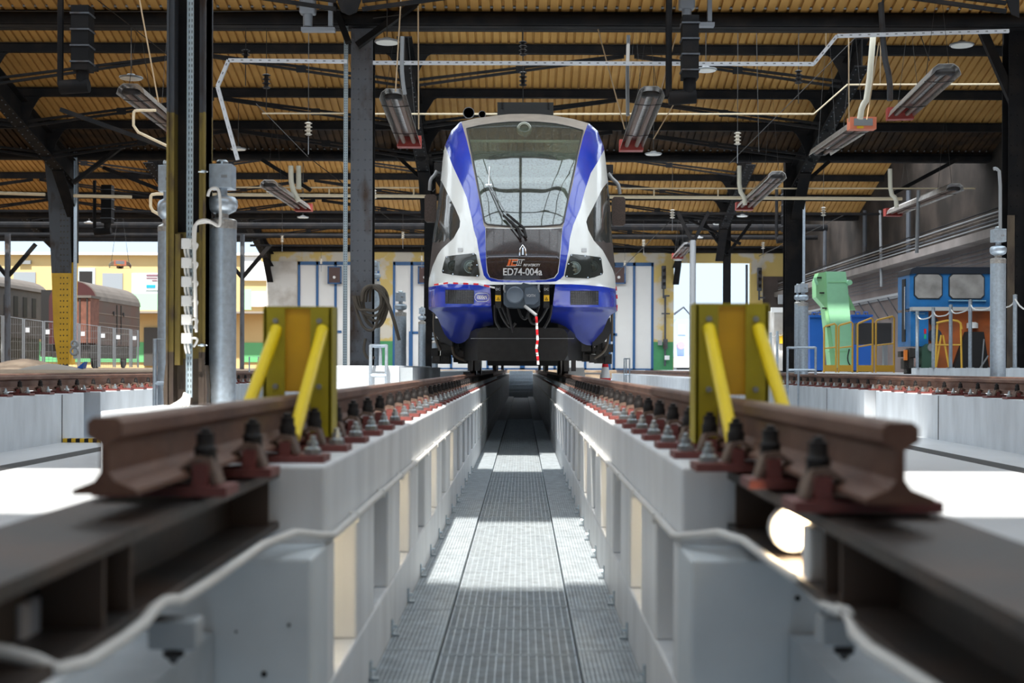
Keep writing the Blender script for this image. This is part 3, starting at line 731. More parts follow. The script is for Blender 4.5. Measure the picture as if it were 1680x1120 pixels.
for HP, cs in ((HL, ((772, 438, 11), (744, 437, 10))), (HR, ((942, 440, 11), (972, 438, 10)))):
    hp = patch('headlight', HP, headm, .012)
    for i, (x, y, r) in enumerate(cs):
        c = onsurf(x, y, .012); rr = r / F * c.y
        q = MB(); q.lathe([(rr, 0), (rr, -.012), (rr * .86, -.012), (rr * .80, -.002), (rr * .5, .0), (rr * .46, -.012), (rr * .36, -.012), (rr * .2, -.002)], tuple(c), 20, 'y')
        T('reflector', q, mat('reflector_ring', (.22, .25, .22), .2, metal=.8) if i == 0 else mat('reflector_dim', (.06, .07, .06), .25, metal=.5), hp)
    q = MB()
    for k in range(0, len(HP), 2):
        x, y = HP[k]; x += (857 - x) * 0; c = onsurf(cx := (x * .93 + sum(p[0] for p in HP) / len(HP) * .07), (y * .93 + sum(p[1] for p in HP) / len(HP) * .07), .014); q.cyl(c, c + V((0, -.006, 0)), .009, 8)
    T('screws', q, chrome, hp)
GL = [(730.5, 475.5), (777.5, 476.5), (777.5, 498.5), (730.5, 498)]; GR = [(936, 477.5), (982, 477.5), (982, 500), (936, 500)]
for G in (GL, GR):
    gp = patch('bumper_grille', G, blackp, .010, step=6)
    x0, x1, ya, yb = G[0][0], G[1][0], G[0][1], G[2][1]; q = MB()
    for i in range(1, 9): y = ya + (yb - ya) * i / 9; q.tube([onsurf(x0 + 1, y, .016), onsurf((x0 + x1) / 2, y, .016), onsurf(x1 - 1, y, .016)], .004, 4)
    for i in range(1, 12): x = x0 + (x1 - x0) * i / 12; q.tube([onsurf(x, ya + 1, .014), onsurf(x, yb - 1, .014)], .004, 4)
    T('grille_bars', q, mat('grille_bar', (.10, .10, .11), .35), gp)
# seams of bumper: upper lip strip and lower crease, bonnet seam
def seam(name, pl, r, mm, off=.004): 
    q = MB(); q.tube([onsurf(x, y, off) for x, y in dens(pl, 5, False)], r, 6); return T(name, q, mm)
seam('bonnet_seam', [(798.5, 424), (801, 421.5), (830, 420.5), (857, 420.8), (890, 421), (914, 421.5), (916.5, 424)], .006, mat('seam_shine', (.35, .35, .4), .2))
seam('windscreen_seal', GLASS + GLASS[:1], .011, mat('seal_rubber', (.04, .038, .036), .5), .006)
# bumper lower lip folded away at the bottom
# emblem, lamp dome, wipers
q = MB(); q.tube([onsurf(852.5, 420, .01), onsurf(853.5, 410, .03), onsurf(857.5, 404, .035), onsurf(861.5, 410, .03), onsurf(863, 420, .01)], .013, 8); q.tube([onsurf(857.8, 419, .01), onsurf(857.8, 408, .035)], .016, 8); T('emblem', q, chrome)
q = MB(); c = tp(860, 211); q.lathe([(.115, 0), (.10, -.04), (.07, -.05), (.065, -.02)], (c.x, c.y + .06, c.z), 20, 'y'); T('top_lamp', q, mat('top_lamp_glass', (.30, .31, .24), .25))
for (a, b, c2) in (((801, 306), (822, 352), (853, 392)), ((806, 310), (828, 350), (862, 390))):
    wp = MB(); wp.tube([onsurf(*a, .05), onsurf(*b, .07), onsurf(*c2, .03)], .008, 6); ob = T('wiper', wp, greym)
    wb = MB(); wb.tube([onsurf(b[0] + 4, b[1] + 4, .055), onsurf(c2[0] - 3, c2[1] - 14, .05), onsurf(c2[0] + 1, c2[1] + 1, .035)], .020, 6); T('wiper_arm', wb, capm, ob)
wp = MB(); wp.tube([onsurf(803, 275, .03), onsurf(802, 304, .03)], .007, 6); wp.cyl(onsurf(797, 305, .04), onsurf(807, 305, .04), .012, 6); T('wiper_blade', wp, chrome)
# roof cap gear
q = MB(); a, b = P(816, 187, 24.5), P(908, 168, 24.5); q.box(a.x, b.x, 24.5, 26.5, a.z - .1, b.z); rb = T('roof_equipment_box', q, greym)
rb.data.materials[0] = mat('roof_box', (.06, .065, .07), .5)
q = MB()
for x in (824, 900): c = P(x, 174, 24.48); q.cbox(c, .03, .04, .10)
T('latches', q, blackp, rb)
for x, y, r in ((769, 185, 9.5), (791, 187.5, 6)):
    c = P(x, y, 23.0); rr = r / F * 23; q = MB(); q.lathe([(rr, 0), (rr * .9, .02), (rr * .45, .12), (rr * .3, .35)], tuple(c), 20, 'y'); h = T('horn', q, capm)
    q = MB(); q.lathe([(rr, -.004), (rr, .01), (rr * .88, .01), (rr * .88, -.004)], tuple(c), 20, 'y'); T('horn_rim', q, greym, h)
# lettering
def lettering(body, px, py, hpx, name, mm, wpx=None, shear=0, off=.018):
    vs, fs = text_mesh(body, 1.0); 
    xs = [v.x for v in vs]; ys = [v.y for v in vs]; H = max(ys) - min(ys); W = max(xs) - min(xs); cxx = (max(xs) + min(xs)) / 2; cyy = (max(ys) + min(ys)) / 2
    k = hpx / H; kx = (wpx / W) if wpx else k; m = MB()
    m.add([onsurf(px + (v.x - cxx) * kx + (v.y - cyy) * k * shear, py - (v.y - cyy) * k, off) for v in vs], fs); return T(name, m, mm)
lettering('ED74-004a', 857.5, 446.5, 12, 'fleet_number', mat('letter_white', (.85, .85, .85), .5), 64)
lettering('PKP INTERCITY', 872.5, 435.5, 4.2, 'operator_name', whw, 27, .25)
lettering('1000kN', 790.8, 488, 6.2, 'load_marking', whw, 16.5)
q = MB(); q.tube([onsurf(790.8 + 11.5 * math.copysign(abs(math.cos(t)) ** .6, math.cos(t)), 488 + 7 * math.copysign(abs(math.sin(t)) ** .8, math.sin(t)), .014) for t in [i * math.pi / 16 for i in range(33)]], .0045, 4); T('marking_ring', q, whw)
sh = .30
def logo_bar(name, rects, mm):
    m = MB()
    for x0, y0, x1, y1 in rects:
        l = [(x0, y1), (x1, y1), (x1, y0), (x0, y0)]
        m.add([onsurf(x + (436 - y) * sh, y, .016) for x, y in l], [(0, 1, 2, 3)])
    T(name, m, mm)
orr = mat('logo_orange', (.85, .16, .03), .4)
logo_bar('logo_orange_bars', [(832, 426, 836, 436.5), (837.5, 426, 847, 428.6), (837.5, 434, 847, 436.5), (837.5, 426, 840.3, 436.5)], orr)
logo_bar('logo_white_outline', [(847, 426, 848, 436.5), (848, 426, 855, 427), (848, 435.5, 855, 436.5), (850.2, 428.5, 851.2, 436), (853.4, 426, 854.4, 434), (855, 426, 858, 427), (838, 429.4, 846.5, 430.2), (831, 425.2, 847, 425.8), (831, 436.7, 847, 437.3)], whw)
for x, y in ((755, 410), (958.5, 410.5)):
    patch('small_plate', [(x - 4, y - 3), (x + 4, y - 3), (x + 4, y + 3), (x - 4, y + 3)], mat('plate_grey', (.5, .5, .5), .4), .01, step=4)
lettering('DC', 817.5, 474.5, 4, 'socket_letters', mat('letter_grey', (.5, .52, .55), .5), 6, off=-.0) if False else None
# coupler recess
m = MB(); a, b = P(800, 466, 20.6), P(915, 600, 20.6); m.box(a.x, b.x, 20.5, 20.6, b.z, a.z); T('recess_back', m, dk)
m = MB(); a, b = P(806, 463.5, 19.7), P(908, 467, 19.7); m.box(a.x, b.x, 19.45, 20.5, b.z, a.z); T('recess_top', m, coupm)
D = 19.0
def bxp(x0, y0, x1, y1, d0, d1):
    a = P(x0, y1, d0); b = P(x1, y0, d0); return MB().box(a.x, b.x, d0, d1, a.z, b.z)
CO = T('coupler', MB().prism([(P(x, y, D).x, P(x, y, D).z) for x, y in ((826, 468), (856, 466), (858, 463.5), (886, 470), (886, 500), (880, 503.5), (832, 503.5), (826, 498))], D, D + .5), coupm)
q = MB(); q.lathe([(.115, 0), (.115, -.06), (.10, -.085), (.03, -.09)], tuple(P(845, 484, D)), 24, 'y'); T('coupler_cone', q, mat('cone_grey', (.11, .14, .18), .3, coat=.4), CO)
q = MB(); q.prism([(P(x, y, D).x, P(x, y, D).z) for x, y in ((862, 472), (876, 470), (883, 476), (885, 485), (883, 494), (876, 500), (862, 499), (859, 485))], D - .035, D); T('coupler_housing', q, mat('housing_grey', (.08, .105, .14), .35, coat=.3), CO)
vs, fs = text_mesh('VOITH', 1.0); q = MB(); c = P(871, 485, D - .045); q.add([(c.x + v.x * .040, c.y, c.z + v.y * .05) for v in vs], fs); T('coupler_letters', q, mat('letter_grey', (.5, .52, .55), .5), CO)
for x, lab in ((817, 0), (896.5, 1)):
    q = bxp(x - 4.5, 467, x + 5, 504, D + .1, D + .4); sb = T('electric_socket_box', q, blackp)
    q = bxp(x - 4.4, 484, x + 4.8, 494, D + .09, D + .1); T('warning_plate', q, mat('warn_yellow', (.95, .55, .02), .5), sb)
    c = P(x + .2, 489.6, D + .085); q = MB(); h = .022; q.add([(c.x - h, c.y, c.z - h), (c.x + h, c.y, c.z - h), (c.x, c.y, c.z + h), (c.x - h * .6, c.y - .001, c.z - h * .75), (c.x + h * .6, c.y - .001, c.z - h * .75), (c.x, c.y - .001, c.z + h * .55)], [(0, 1, 4, 3), (1, 2, 5, 4), (2, 0, 3, 5)]); q.bar(c + V((.004, 0, .006)), c + V((-.003, 0, -.008)), .004, .002); T('warning_symbol', q, capm, sb)
    vs, fs = text_mesh('DC', 1.0); q = MB(); c = P(x, 474.5, D + .085); q.add([(c.x + v.x * .045, c.y, c.z + v.y * .045) for v in vs], fs); T('socket_letters', q, mat('letter_grey', (0, 0, 0)), sb)
for i, pl in enumerate(([(832, 503), (838, 530), (842, 545)], [(818, 504), (826, 525), (838, 540), (846, 530)], [(898, 504), (885, 528), (872, 533), (866, 515)], [(885, 500), (876, 525)], [(824, 503), (836, 532)], [(812, 500), (812, 525), (820, 540)], [(905, 500), (903, 520), (893, 538)], [(850, 505), (856, 522), (864, 524), (868, 508)])):
    q = MB(); q.tube(smooth_path([P(x, y, D + .25 + .03 * i) for x, y in pl], 2), .018, 8); T('air_hose', q, blackp)
q = MB(); q.tube([P(861, 502, D - .03), P(880, 517, D - .12)], .022, 8); T('uncoupling_handle', q, greym)
for x in (828, 884):
    q = MB(); q.tube([P(x, 466, D), P(x - 1, 474, D - .02), P(x + 1, 479, D)], .014, 8); T('shackle', q, greym)
# plough
PL = [(759, 591), (754.5, 589), (755, 577), (761, 561), (766, 551), (772, 544), (781, 539), (800, 537.5), (857, 537), (915, 537.5), (935, 541), (946, 551), (952, 560), (957, 572), (957.5, 590), (952, 591), (857, 592)]
def ply(x):
    a = abs(x - 857); return 19.75 if a < 74 else 19.75 + (a - 74) * .045
m = MB(); fr = [P(x, y, ply(x)) for x, y in dens(PL, 8)]
r = delaunay_2d_cdt([V(p) for p in dens(PL, 8)] + [V((x, y)) for x in (783, 820, 857, 894, 931) for y in (548, 565, 582)], [(i, (i + 1) % len(fr)) for i in range(len(fr))], [], 1, 1e-4)
m.add([P(v.x, v.y, ply(v.x)) for v in r[0]], [tuple(f) for f in r[2]]); k = len(fr)
m.add(fr + [p + V((0, .25, 0)) for p in fr], [(i, (i + 1) % k, (i + 1) % k + k, i + k) for i in range(k)])
PLO = T('plough', m, mat('plough_black', (.012, .0115, .011), .45, vary=.5, scale=14))
m = MB(); m.bar(P(772, 555, 19.73), P(942, 555, 19.73), .008, .008); T('fold_line', m, greym, PLO)
# side chassis boxes behind the bumpers
for s, xs in ((-1, ((712, 522), (742, 522), (742, 568), (722, 560), (712, 545))), (1, ((972, 545), (1001, 520), (1003, 545), (992, 560), (972, 570)))):
    m = MB(); m.prism([(P(x, y, 20.6).x, P(x, y, 20.6).z) for x, y in xs], 20.6, 21.8); T('side_box', m, blackp)
rr = random.Random(3)
for s in (-1, 1):
    m = MB()
    for k in range(26):
        x = rr.uniform(100, 150); y = rr.uniform(565, 592); c = P(857 + s * x * .95, y, rr.uniform(20.8, 22)); m.cbox(c, rr.uniform(.06, .2), .2, rr.uniform(.05, .16))
    T('bogie_gear', m, under)
m = MB()
for pl in ([(742, 568), (745, 585), (765, 592)], [(975, 588), (995, 575), (1000, 540)], [(713, 500), (711, 545), (722, 575)], [(1004, 500), (1004, 560)]): T('bogie_hose', MB().tube(smooth_path([P(x, y, 20.7) for x, y in pl], 2), .02, 8), mat('hose_brown', (.10, .08, .06), .6))
# wheelsets
for y in (23.2, 25.9, 41.0, 43.7, 57):
    for s in (-1, 1):
        m = MB(); m.cyl((s * .72, y, .425), (s * .80, y, .425), .42, 28); m.cyl((s * .69, y, .425), (s * .72, y, .425), .45, 28)
        m.v = [(a + (XC - 0) * 0, b, c) for a, b, c in m.v]; T('wheel', m, mat('wheel_steel', (.10, .09, .085), .35, metal=.7))
for y in (23.2, 25.9, 41.0, 43.7, 57):
    m = MB(); m.cyl((-.7, y, .425), (.7, y, .425), .08, 12); T('axle', m, under)
m = MB(); m.box(-1.0, 1.0, 22.4, 26.6, .50, .95); m.box(-1.05, -.95, 22.6, 26.4, .25, .6); m.box(.95, 1.05, 22.6, 26.4, .25, .6); T('bogie_frame', m, under)
for x in (783, 771, 930, 941):
    m = MB(); c = P(x, 600, 21.3); m.box(c.x - .035, c.x + .035, 21.3, 21.4, .05, .5); T('sand_pipe', m, mat('wheel_steel', (0, 0, 0)))
# mirrors
for s, br, arm, bd in ((-1, (712, 267, 728, 281), [(717, 280), (713, 288), (706, 294), (705, 312)], (696.5, 319, 716, 364)), (1, (992, 270, 1006, 284), [(998, 284), (1004, 293), (1015, 302), (1017, 318)], (1004, 323, 1026, 370))):
    Dm = 21.5; mb = T('mirror_bracket', bxp(*br, Dm, Dm + .25), blackp)
    q = MB(); q.tube(smooth_path([P(x, y, Dm - .02) for x, y in arm], 2), .028, 10); T('mirror_arm', q, mat('mirror_arm_grey', (.36, .36, .37), .35, metal=.6), mb)
    a = P(bd[0], bd[3], Dm - .1); b = P(bd[2], bd[1], Dm - .1); q = MB(); q.bev(a.x, b.x, Dm - .12, Dm + .02, a.z, b.z, .03)
    T('mirror_body', q, mat('mirror_brown', (.06, .04, .032), .5, vary=.5, scale=60), mb)
# tapes
def tape(label, pl, d, r, n):
    t = thing('barrier_tape', label, 'tape', P(*pl[0], d)); o = V(t.location); pp = [P(x, y, d) - o for x, y in pl]
    tot = []
    for a, b in zip(pp, pp[1:]):
        for i in range(6): tot.append(a + (b - a) * i / 6)
    tot.append(pp[-1]); cur = MB()
    for i, (a, b) in enumerate(zip(tot, tot[1:])):
        cur.bar(a, b, .004 + r * abs(math.sin(i * .7)), r * .9, (0, -.3, 1) if abs((b - a).z) < abs((b - a).x) else (1, 0, 0))
        if i % n == n - 1 or i == len(tot) - 2: cur.build('white_band' if (i // n) % 2 else 'red_band', whw if (i // n) % 2 else redw, t); cur = MB()
tape('red and white tape hanging down from the train coupler', [(880, 519), (881, 540), (882, 558), (880, 572), (882, 584), (883, 598)], 18.95, .034, 3)
tape('red and white tape stretched across the left bumper of the train', [(712, 467), (735, 464), (760, 465), (785, 466), (812, 472)], 19.0, .022, 2)
tape('red and white tape lying beside the right bumper of the train', [(1010, 470), (1012, 490), (1011, 520)], 21.0, .03, 2)
# ================================================================ STEEL FRAME
def rivets(m, x, y, z0, z1, step=.14, r=.012):
    z = z0
    while z < z1: m.cyl((x, y, z), (x, y - .010, z), r, 6, r * .6); z += step
def col_row(x, y, w, z0, z1, label, mm, dep=.34, low=None, lowm=None, rv=True):
    t = thing('steel_column', label, 'column', (x, y, z0)); h = z1 - z0
    lo = low - z0 if low else 0
    def body(a, b, m_, nm):
        m = MB(); m.box(-w / 2, w / 2, 0, .02, a, b); m.box(-w / 2, w / 2, dep - .02, dep, a, b)
        m.box(-w * .28, -w * .22, .02, dep - .02, a, b); m.box(w * .22, w * .28, .02, dep - .02, a, b)
        o = m.build(nm, m_, t)
        if rv:
            r = MB()
            for q in (-.40, -.16, .16, .40): rivets(r, w * q, 0, a + .1, b - .05, .17, .017)
            r.build('rivets', m_, o)
    if low: body(0, lo, lowm, 'painted_base'); body(lo, h, mm, 'shaft')
    else: body(0, h, mm, 'shaft')
    MB().box(-w * .75, w * .75, -.12, dep + .12, 0, .03).build('foot_plate', mm, t)
    return t
RX3 = {0: -12.45, 1: -2.62, 2: 7.65}
# column A on its plinth: two channels with a gap and a perforated tray
ax = P(305, 600, 10.7).x; AZ = -.19; AY = 10.7
t = thing('steel_column', 'near left column of two peeling yellow channels on a white plinth', 'column', (ax, AY, AZ))
for q in (-1, 1):
    for a, b, mm, nm in ((.0, .40, brownst, 'rusty_foot'), (.40, 2.2, olive, 'yellow_part'), (2.2, 6.2, blk2, 'shaft')):
        MB().box(*sorted((q * .145, q * .095)), 0, .2, a, b).box(*sorted((q * .145, q * .130)), -.03, .23, a, b).build(nm, mm, t)
MB().box(-.095, .095, .12, .14, .35, 1.31).build('web', olive, t); MB().box(-.095, .095, .12, .14, 0, .35).build('web', brownst, t); MB().box(-.095, .095, .12, .14, 1.31, 6.2).build('web', blk, t)
MB().box(-.09, -.05, .02, .12, .3, 1.29).build('inner_plate', olive, t)
m = MB()
for z in (.45, 1.75): m.tube([(.145, -.04, z), (.16, -.06, z)], .008, 6); m.cyl((.10, -.045, z), (.17, -.045, z), .006, 6); m.cyl((.12, -.045, z), (.145, -.045, z), .012, 8)
m.build('clamp', zinc, t)
m = MB()
for q in (-1, 1): m.prism([(q * .13, 0), (q * .16, 0), (q * .165, .12), (q * .15, .30), (q * .13, .30)], -.02, .22)
m.build('foot_plates', brownst, t)
def tray(name, label, x, y, z0, z1, w, mm=galv, slots=True):
    t = thing(name, label, 'cable tray', (x, y, z0)); h = z1 - z0
    MB().box(-w / 2, w / 2, 0, .004, 0, h).box(-w / 2, -w / 2 + .004, -.02, 0, 0, h).box(w / 2 - .004, w / 2, -.02, 0, 0, h).build('tray_channel', mm, t)
    if slots:
        s = MB(); z = .03; k = 0
        while z < h - .02:
            for q in (-.22, .22): s.box(q * w - w * .06, q * w + w * .06, -.0015, 0, z, z + .022)
            z += .042
        s.build('slots', dk, t)
    return t
galvl = mat('light_tray', (.55, .66, .72), .4, metal=.4)
tray('cable_tray', 'long perforated pale cable tray up the near left column', P(311, 600, 10.62).x, 10.62, -.13, 3.4, .045, galvl)
tray('cable_tray', 'tall perforated cable tray beside the riveted column left of the train', P(566, 600, 23.8).x, 23.8, .1, 5.95, .07, galvl)
tray('cable_tray', 'thin grey cable tray up the right side of the yellow footed column', P(123, 600, 39.2).x, 39.2, .3, 6.0, .09, galv, False)
tray('cable_tray', 'thin cable tray beside the dark column behind the green conveyor', P(1318, 600, 39.2).x, 39.2, 1.6, 4.7, .07, galv, False)
# junction boxes on column A
bx0 = None
names = ['topmost', 'second', 'third', 'fourth', 'fifth', 'lowest']
for k, py in enumerate((399.5, 431, 462, 493.5, 524.5, 555)):
    c = P(306.5, py, 10.56); lab = 'square white junction box on the near left column, %s of six' % names[k]
    if bx0 is None:
        bx0 = thing('junction_box', lab, 'junction box', c, 'white junction boxes on the near column')
        b = MB(); b.box(-.037, .037, -.02, .03, -.038, .038).build('box_body', pale, bx0, bevel=.003)
        g = MB()
        for x, z in ((-.03, -.03), (.03, -.03), (-.03, .03), (.03, .03)): g.cyl((x, -.022, z), (x, -.02, z), .003, 6)
        g.build('screws', greym, bx0)
        for q in (-1, 1): MB().tube([(q * .012 - .004, 0, -.036), (q * .012, -.005, -.07), (q * .012 + .006, .01, -.11)], .008, 8).build('cable_stub', whitep, bx0)
        MB().tube(smooth_path([(.036, 0, .0), (.06, -.01, .004), (.082, -.005, -.004), (.07, .01, -.03), (.045, .03, -.06)], 2), .009, 8).build('cable_loop', whitep, bx0)
    else: dup(bx0, c, lab)
# white cables up to the fan and at the foot
c = []
pl = [(322, 545), (321, 470), (318, 400), (317, 374), (322, 366), (345, 363), (358, 372), (362, 366), (361, 318), (356, 307), (344, 310), (341, 322)]
conduit([P(x, y, 10.5) for x, y in pl], 'bundle of white cables looping from the near column over to the tall vent duct', .011, whitep, 2, 'white_cable')
conduit([P(x, y, 10.45) for x, y in [(320, 520), (319, 372), (325, 362), (340, 360), (356, 370)]], 'second white cable beside the looping bundle on the near column', .011, whitep, 2, 'white_cable')
for k in range(6):
    conduit([P(303 + k * 1.5, 645 + k, 10.5), P(300 + k * 2, 655, 10.45), P(279 + 6 * k, 667, 10.3), P(272 + 6.5 * k, 672, 10.25)], 'white cable bending off the tray onto the plinth, %s from the left' % ORD[k], .011, whitep, 2, 'white_cable')
# plinths
m = MB(); m.box(P(165, 600, 9.2).x, P(350, 600, 9.2).x, 9.2, 12.4, SF, -.19); tag(m.build('concrete_plinth', conc, bevel=.01), 'white concrete plinth under the near left column', 'plinth')
m = MB(); m.box(P(545, 600, 18.6).x, P(655, 600, 18.6).x, 18.6, 25, SF, .12); tag(m.build('concrete_plinth', conc, bevel=.01), 'bright white concrete plinth in front of the riveted column left of the train', 'plinth')
m = MB(); m.box(P(655, 600, 18.7).x, P(677, 600, 18.7).x, 18.7, 25, SF, .10); tag(m.build('concrete_plinth', conc_dk), 'grey end of the plinth left of the train', 'plinth')
m = MB(); m.box(P(672, 600, 26).x, P(760, 600, 26).x, 26, 60, SF, .02); struct(m.build('floor_bed_left', conc_dk))
# column B, C, L, R and further
xB = P(592, 600, 24).x
t = col_row(xB, 24, .37, .1, 6.2, 'tall grey riveted column with rust left of the train', mat('riveted_grey', (.15, .16, .18), .5, metal=.1, col2=(.07, .045, .032), scale=3, bump=.3, th=(.52, .68), stretch=(1, 1, .4)))
t.name = 'riveted_column'
m = MB()
for zc in (-.5, -.18, .18, .5):
    pass
for px, h in ((612, 6.0), (608, 6.0)): m.cyl((P(px, 600, 24.1).x - xB, .1, 0), (P(px, 600, 24.1).x - xB, .1, 5.9), .02, 6)
m.build('side_pipes', blk, t)
col_row(P(704, 600, 39.5).x, 39.5, .30, 0, 5.9, 'dark riveted column partly hidden behind the left mirror of the train', blk)
# L: yellow footed
xL = P(101, 600, 39.5).x; t = thing('steel_column', 'big dark column with yellow painted riveted foot at the left', 'column', (xL, 39.5, 0))
s = 39.5 / F
def Lx(px): return (px - 101) * s
def Lz(py): return .1 + (600.5 - py) * s
MB().prism([(Lx(95), Lz(598)), (Lx(114), Lz(598)), (Lx(115), Lz(448)), (Lx(84), Lz(448)), (Lx(88), Lz(550))], 0, .5).build('painted_base', colyel, t)
MB().prism([(Lx(84), Lz(448)), (Lx(115), Lz(448)), (Lx(112), Lz(245)), (Lx(70), Lz(245)), (Lx(78), Lz(330))], 0, .5).build('shaft', blk2, t)
MB().prism([(Lx(114), Lz(598)), (Lx(118), Lz(560)), (Lx(120), Lz(430)), (Lx(115), Lz(430))], .1, .4).build('yellow_side_flange', colyel, t)
MB().prism([(Lx(115), Lz(430)), (Lx(121), Lz(430)), (Lx(121), Lz(245)), (Lx(112), Lz(245))], .1, .4).build('side_flange', blk, t)
r = MB()
for q in (99, 104, 110): rivets(r, Lx(q), 0, .15, Lz(250), .16, .022)
r.build('rivets', mat('rivet_dark', (.06, .05, .03), .6), t)
# R
xR = P(1303, 600, 39.5).x; col_row(xR, 39.5, .52, 0, 5.9, 'dark riveted column standing behind the green conveyor', blk)
m = MB(); m.box(-.30, -.02, .0, .01, .02, 1.9); m.build('rust_patch', brownst, bpy.data.objects[-1] if False else None) if False else None
# right near column
xN = P(1675, 600, 24).x; t = col_row(xN, 24, .44, -.3, 9, 'massive dark column cut by the right edge of the picture', blk)
MB().box(-.24, -.12, -.02, .0, .2, 3.0).build('rusty_yellow_strip', brownst, t); MB().tube([(.1, -.06, 0), (.1, -.06, 8)], .05, 8).build('grey_pipe', greym, t)
MB().bar((-.1, .1, 4.9), (-1.15, .2, 7.4), .14, .14).build('knee_brace', blk, t)
# further thin ones
col_row(P(1193, 600, 55).x, 55, .26, 0, 5.9, 'slim dark column standing before the bright open doorway', blk, rv=False)
t = thing('steel_post', 'grey slim pipe post left of the slim column before the doorway', 'post', P(1136, 602, 50)); t.location.z = 0
MB().cyl((0, 0, 0), (0, 0, 4.6), .11, 10).build('pipe', greym, t)
MB().bar((0, 0, 4.5), (.55, 0, 5.6), .12, .12).bar((0, 0, 4.5), (-.55, 0, 5.6), .12, .12).build('fork', blk, t)
for px, lab in ((12, 'thin dark forked post above the old coach'), (397, 'thin dark forked post right of the tall vent duct')):
    t = thing('steel_post', lab, 'post', P(px, 602, 56)); t.location.z = 0
    MB().cyl((0, 0, 0), (0, 0, 5.3), .12 if px < 100 else .09, 8).build('pipe', blk2, t)
    MB().bar((0, 0, 3.6), (1.1, 0, 4.9), .14, .14).bar((0, 0, 3.6), (-1.1, 0, 4.9), .14, .14).build('fork', blk, t)
t = bpy.data.objects.get('steel_column.003')
# Y braces of the slim column
t = thing('column_brace', 'pair of diagonal struts spreading from the slim column before the doorway', 'brace', P(1193, 460, 54.9))
MB().bar((0, 0, 1.0), (1.1, 0, 2.5), .12, .12).bar((0, 0, 1.0), (-1.1, 0, 2.5), .12, .12).build('struts', blk, t)
# rafters along the hall
def rafter(x, label, ys=None, w=.34, d=.62, y_from=24, y_to=70.5):
    t = thing('roof_rafter', label, 'rafter', (x, 0, 0)); fl = MB(); wb = MB(); rv = MB(); ribs = []
    segs = [(((a + b) / 2 + .15, EZ + RISE - .42), (b, EZ - .25)) for a, b in zip(FR, FR[1:]) if a >= y_from and b <= y_to]
    for (ya, za), (yb, zb) in segs:
        fl, wb, rv = MB(), MB(), MB()
        for off in (0, -d):
            fl.bar((0, ya, za + off), (0, yb, zb + off), w, .03, (0, 0, 1))
        wb.add([(-.015, ya, za - d), (.015, ya, za - d), (.015, ya, za), (-.015, ya, za), (-.015, yb, zb - d), (.015, yb, zb - d), (.015, yb, zb), (-.015, yb, zb)],
               [(0, 3, 2, 1), (4, 5, 6, 7), (0, 1, 5, 4), (1, 2, 6, 5), (2, 3, 7, 6), (3, 0, 4, 7)])
        n = 30
        for i in range(n):
            tt = (i + .5) / n; y = ya + (yb - ya) * tt; z = za + (zb - za) * tt - d - .015
            for q in (-.11, .11): rv.cyl((q, y, z), (q, y, z - .02), .018, 6)
        fl.build('flange', blk, t); wo = wb.build('web', blk, t); rv.build('rivets', blk2, wo)
    # haunch at every column head
    for y in FR:
        if y_from < y <= y_to:
            for dy in (-1.3, 0):
                if not dy: continue
                h = MB(); h.add([(-.02, y, EZ - .9), (.02, y, EZ - .9), (-.02, y, EZ - 1.7), (.02, y, EZ - 1.7), (-.02, y + dy, EZ - .6), (.02, y + dy, EZ - .6)], [(0, 2, 3, 1), (2, 4, 5, 3), (0, 4, 2), (1, 3, 5), (0, 1, 5, 4)])
                h.bar((0, y, EZ - 1.7), (0, y + dy, EZ - .6), .3, .03); h.build('haunch', blk, t)
    return t
rafter(RX3[0], 'dark riveted roof rafter running back over the yellow footed column')
rafter(RX3[1], 'dark riveted roof rafter running back over the columns left of the train')
rafter(RX3[2], 'dark riveted roof rafter running back over the columns right of the train')
rafter(-22.3, 'dark riveted roof rafter at the outer left above the old coach')
# tie girders (crosswise) at every column line
ci = ['nearest', 'second', 'third', 'fourth']
for k, y in enumerate(FR[2:]):
    t = thing('tie_girder', 'dark round crosswise girder at the column heads, %s from the camera' % ci[k], 'girder', (0, y - .12, EZ))
    xl = -12.6 if k == 3 else -28
    MB().box(xl, 12.95, -.1, .1, -.14, .10).build('girder_web', blk, t)
    MB().tube([(xl, -.12, -.03), (12.95, -.12, -.03)], .10, 12).build('girder_pipe', blk, t)
    MB().tube([(xl, -.16, .16), (12.95, -.16, .16)], .022, 6).build('conduit_on_top', greym, t)
# purlins
oi = 0
for k, y in enumerate(FR[2:]):
    for j, d in enumerate(PURL[1:]):
        yy = y - d; z = rz(yy) - .0
        t = thing('roof_purlin', 'dark crosswise roof beam, %s above the %s tie girder' % (ORD[j], ci[k]), 'purlin', (0, yy, z - .02))
        xl = -12.6 if k == 3 and j == 0 else -28
        MB().box(xl, 12.95, -.07, .07, -.17, -.145).box(xl, 12.95, -.07, .07, .03, .05).box(xl, 12.95, -.01, .01, -.145, .03).build('beam', blk, t)
        # shallow struts in each bay
        for b, (xa, xb) in enumerate(((-22.3, RX3[0]), (RX3[0], RX3[1]), (RX3[1], RX3[2]))):
            if (j == 3 and k > 0) or (xl > -20 and b < 2): continue
            mid = (xa + xb) / 2
            for q, e in ((xa + .2, mid - .12), (xb - .2, mid + .12)):
                s = MB()
                for dz in (0, -.16): s.bar((q, 0, -.78 + dz * .8), (e, 0, -.19 + dz * .25), .07, .055)
                s.cbox(((q + e) / 2, 0, -.53), .22, .08, .16)
                s.build('bracing_strut', blk, t)
            for q, sg in ((xa, 1), (xb, -1)):
                g = MB()
                pr = [(q, -.05), (q + sg * .75, -.05), (q + sg * .45, -.22), (q + sg * .28, -.5), (q + sg * .12, -.95), (q, -1.0)]
                g.prism(pr, -.015, .015); g.build('gusset_plate', blk, t)
